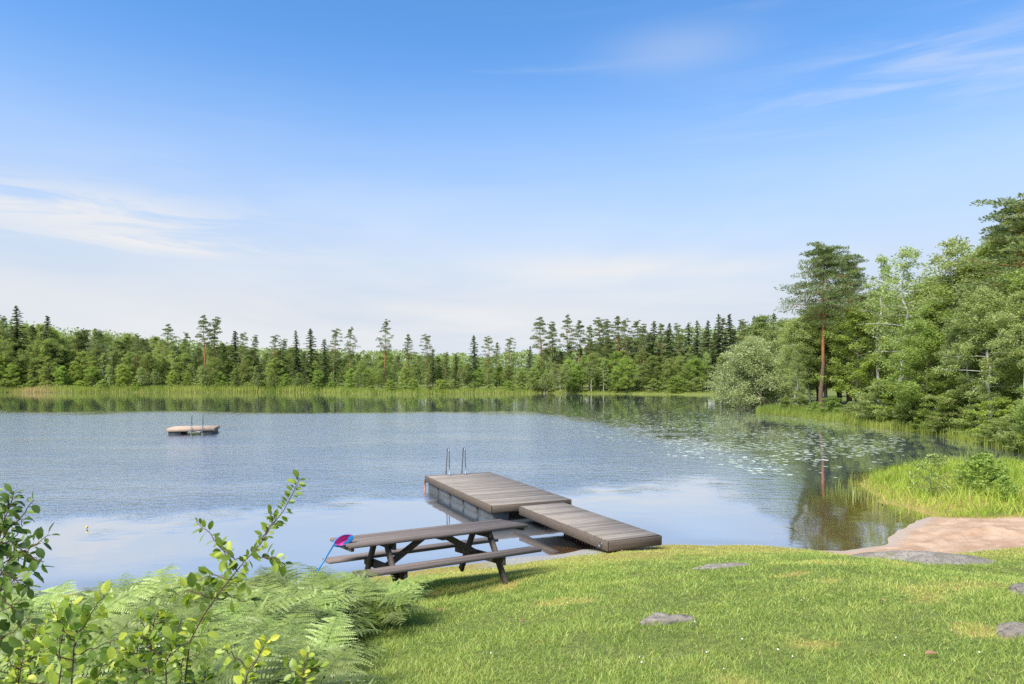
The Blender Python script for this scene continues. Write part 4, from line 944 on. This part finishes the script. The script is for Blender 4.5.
# ------------------------------------------------------------------ lily pads
def pad_mesh(seed):
    rng = np.random.RandomState(seed); n = 14; a = np.linspace(.25, 2*np.pi-.25, n); r = 1+.06*np.sin(a*3+rng.rand()*6)
    V = [(0, 0, .012)]+[(math.cos(t_)*q*1.05, math.sin(t_)*q*.9, .012+.05*max(0, math.sin(t_*2+rng.rand()*6))*rng.rand()) for t_, q in zip(a, r)]
    return mesh('lily_pad', V, [[(0, i, i+1) for i in range(1, n)]], M['pad'], {'rnd': np.full(n+1, rng.rand())}, False)
PM = [pad_mesh(600+k) for k in range(8)]
rng = np.random.RandomState(33); cand = []
while len(cand) < 4000:
    px = rng.uniform(500, 905); py = rng.uniform(398, 478)
    lo = np.interp(px, [500, 560, 640, 720, 800, 860, 905], [402, 400, 398, 398, 412, 420, 430]); hi = np.interp(px, [500, 560, 620, 700, 760, 830, 870, 905], [412, 430, 448, 460, 476, 480, 472, 456])
    if not lo < py < hi or rng.rand() < .8*ss(py, hi-22, hi): continue
    x, y = wp(px, py)
    if vn(px, py*6, 40, 91, 3) < .25+.35*rng.rand() or shore(np.array([x]), np.array([y]))[0] > -.5: continue
    if rng.rand() > np.interp(y, [25, 38, 60, 100], [.6, .6, .9, 1.]): continue
    cand.append((y, x))
cand.sort(); bigV, bigF, bigR, nn0 = [], [], [], 0
for i, (y, x) in enumerate(cand):
    s = rng.uniform(.06, .15); rz = rng.rand()*6.28
    if i < 290:
        o = link('lily_pad', PM[i % 8], None, (x, y, .002), (rng.normal()*.03, rng.normal()*.03, rz)); o.scale = (s, s, s)
        tag(o, 'round green lily pad paled with painted sky sheen in the right lily field', 'lily pad', 'lily pads floating in the right half of the lake')
    else:
        k = rng.randint(8); me = PM[k]; v = np.array([q.co[:] for q in me.vertices])*s; c, sn = math.cos(rz), math.sin(rz)
        v = np.stack([v[:, 0]*c-v[:, 1]*sn+x, v[:, 0]*sn+v[:, 1]*c+y, v[:, 2]+.002], 1); bigV.append(v); bigF.append(np.array([(0, j, j+1) for j in range(1, 14)])+nn0); bigR.append(np.full(15, rng.rand())); nn0 += 15
tag(link('distant_lily_pads', mesh('distant_lily_pads', np.vstack(bigV), [np.vstack(bigF)], M['pad'], {'rnd': np.concatenate(bigR)})), 'field of small lily pads with painted sky sheen over the right of the lake', 'lily pads', kind='stuff')

# a yellow water lily bud, clover heads and a few dead leaves
def ball(name, r, mat, parent=None, loc=(0, 0, 0), seg=8):
    t_ = np.linspace(-math.pi/2, math.pi/2, 6); b = MB(1); b.tube([(0, 0, r*math.sin(q)) for q in t_], [max(1e-4, r*math.cos(q)) for q in t_], seg); o = b.build(name, mat, parent, True); o.location = loc; return o
x, y = wp(87, 529); yl = thing('water_lily_flower', 'single yellow water lily bud floating near the left shore', 'flower', (x, y, 0)); ball('bud', .03, M['yellow'], yl, (0, 0, .05)); b = MB(1); b.tube([(0, 0, -.2), (0, 0, .02)], .008, 6); b.build('stalk', M['tall'], yl)
for i in range(16):
    px, py = rg.uniform(420, 1010), rg.uniform(600, 678); x, y, z = gpx(px, py); f = thing('clover_flower', 'small white clover head in the short lawn grass', 'flower', (x, y, z), 0, 'white clover heads in the lawn')
    ball('flower_head', rg.uniform(.004, .007), M['petal'], f, (0, 0, .032)); b = MB(1); b.tube([(0, 0, 0), (0, 0, .03)], .0012, 4); b.build('stalk', M['lawn'], f)
for i, (px, py) in enumerate([(612, 552), (622, 553), (605, 553), (630, 551), (442, 612), (880, 604), (925, 660), (520, 626)]):
    x, y, z = gpx(px, py); s = .05+.03*rg.random()
    V, Fq = oval_leaf(np.array([0, 0, .035]), np.array([1, .2, .1]), np.array([0, 0, 1.]), s, s*.7, .5)
    o = link('dead_leaf', mesh('dead_leaf', V, [Fq], M['deadleaf']), None, (x, y, z), (0, 0, i)); tag(o, 'curled brown dead leaf lying on the mossy lawn', 'leaf', 'dead leaves on the lawn')

# where several neighbours read alike, say which one it is, counted from the left
alike = {}
for o in list(C.objects):
    if o.parent is None and o.get('group') and o.get('group').split()[0] not in ('lily', 'white', 'dead') and 'skyline' not in o['label']:
        alike.setdefault(o['label'], []).append(o)
for lb, os_ in alike.items():
    if len(os_) > 1:
        os_.sort(key=lambda o: o.location.x/o.location.y)
        for k_, o in enumerate(os_): o['label'] = f'{lb}, {ordn[k_]} from left' if len(lb.split()) < 14 else lb.replace(' of far woods', '')+f', {ordn[k_]} from left'
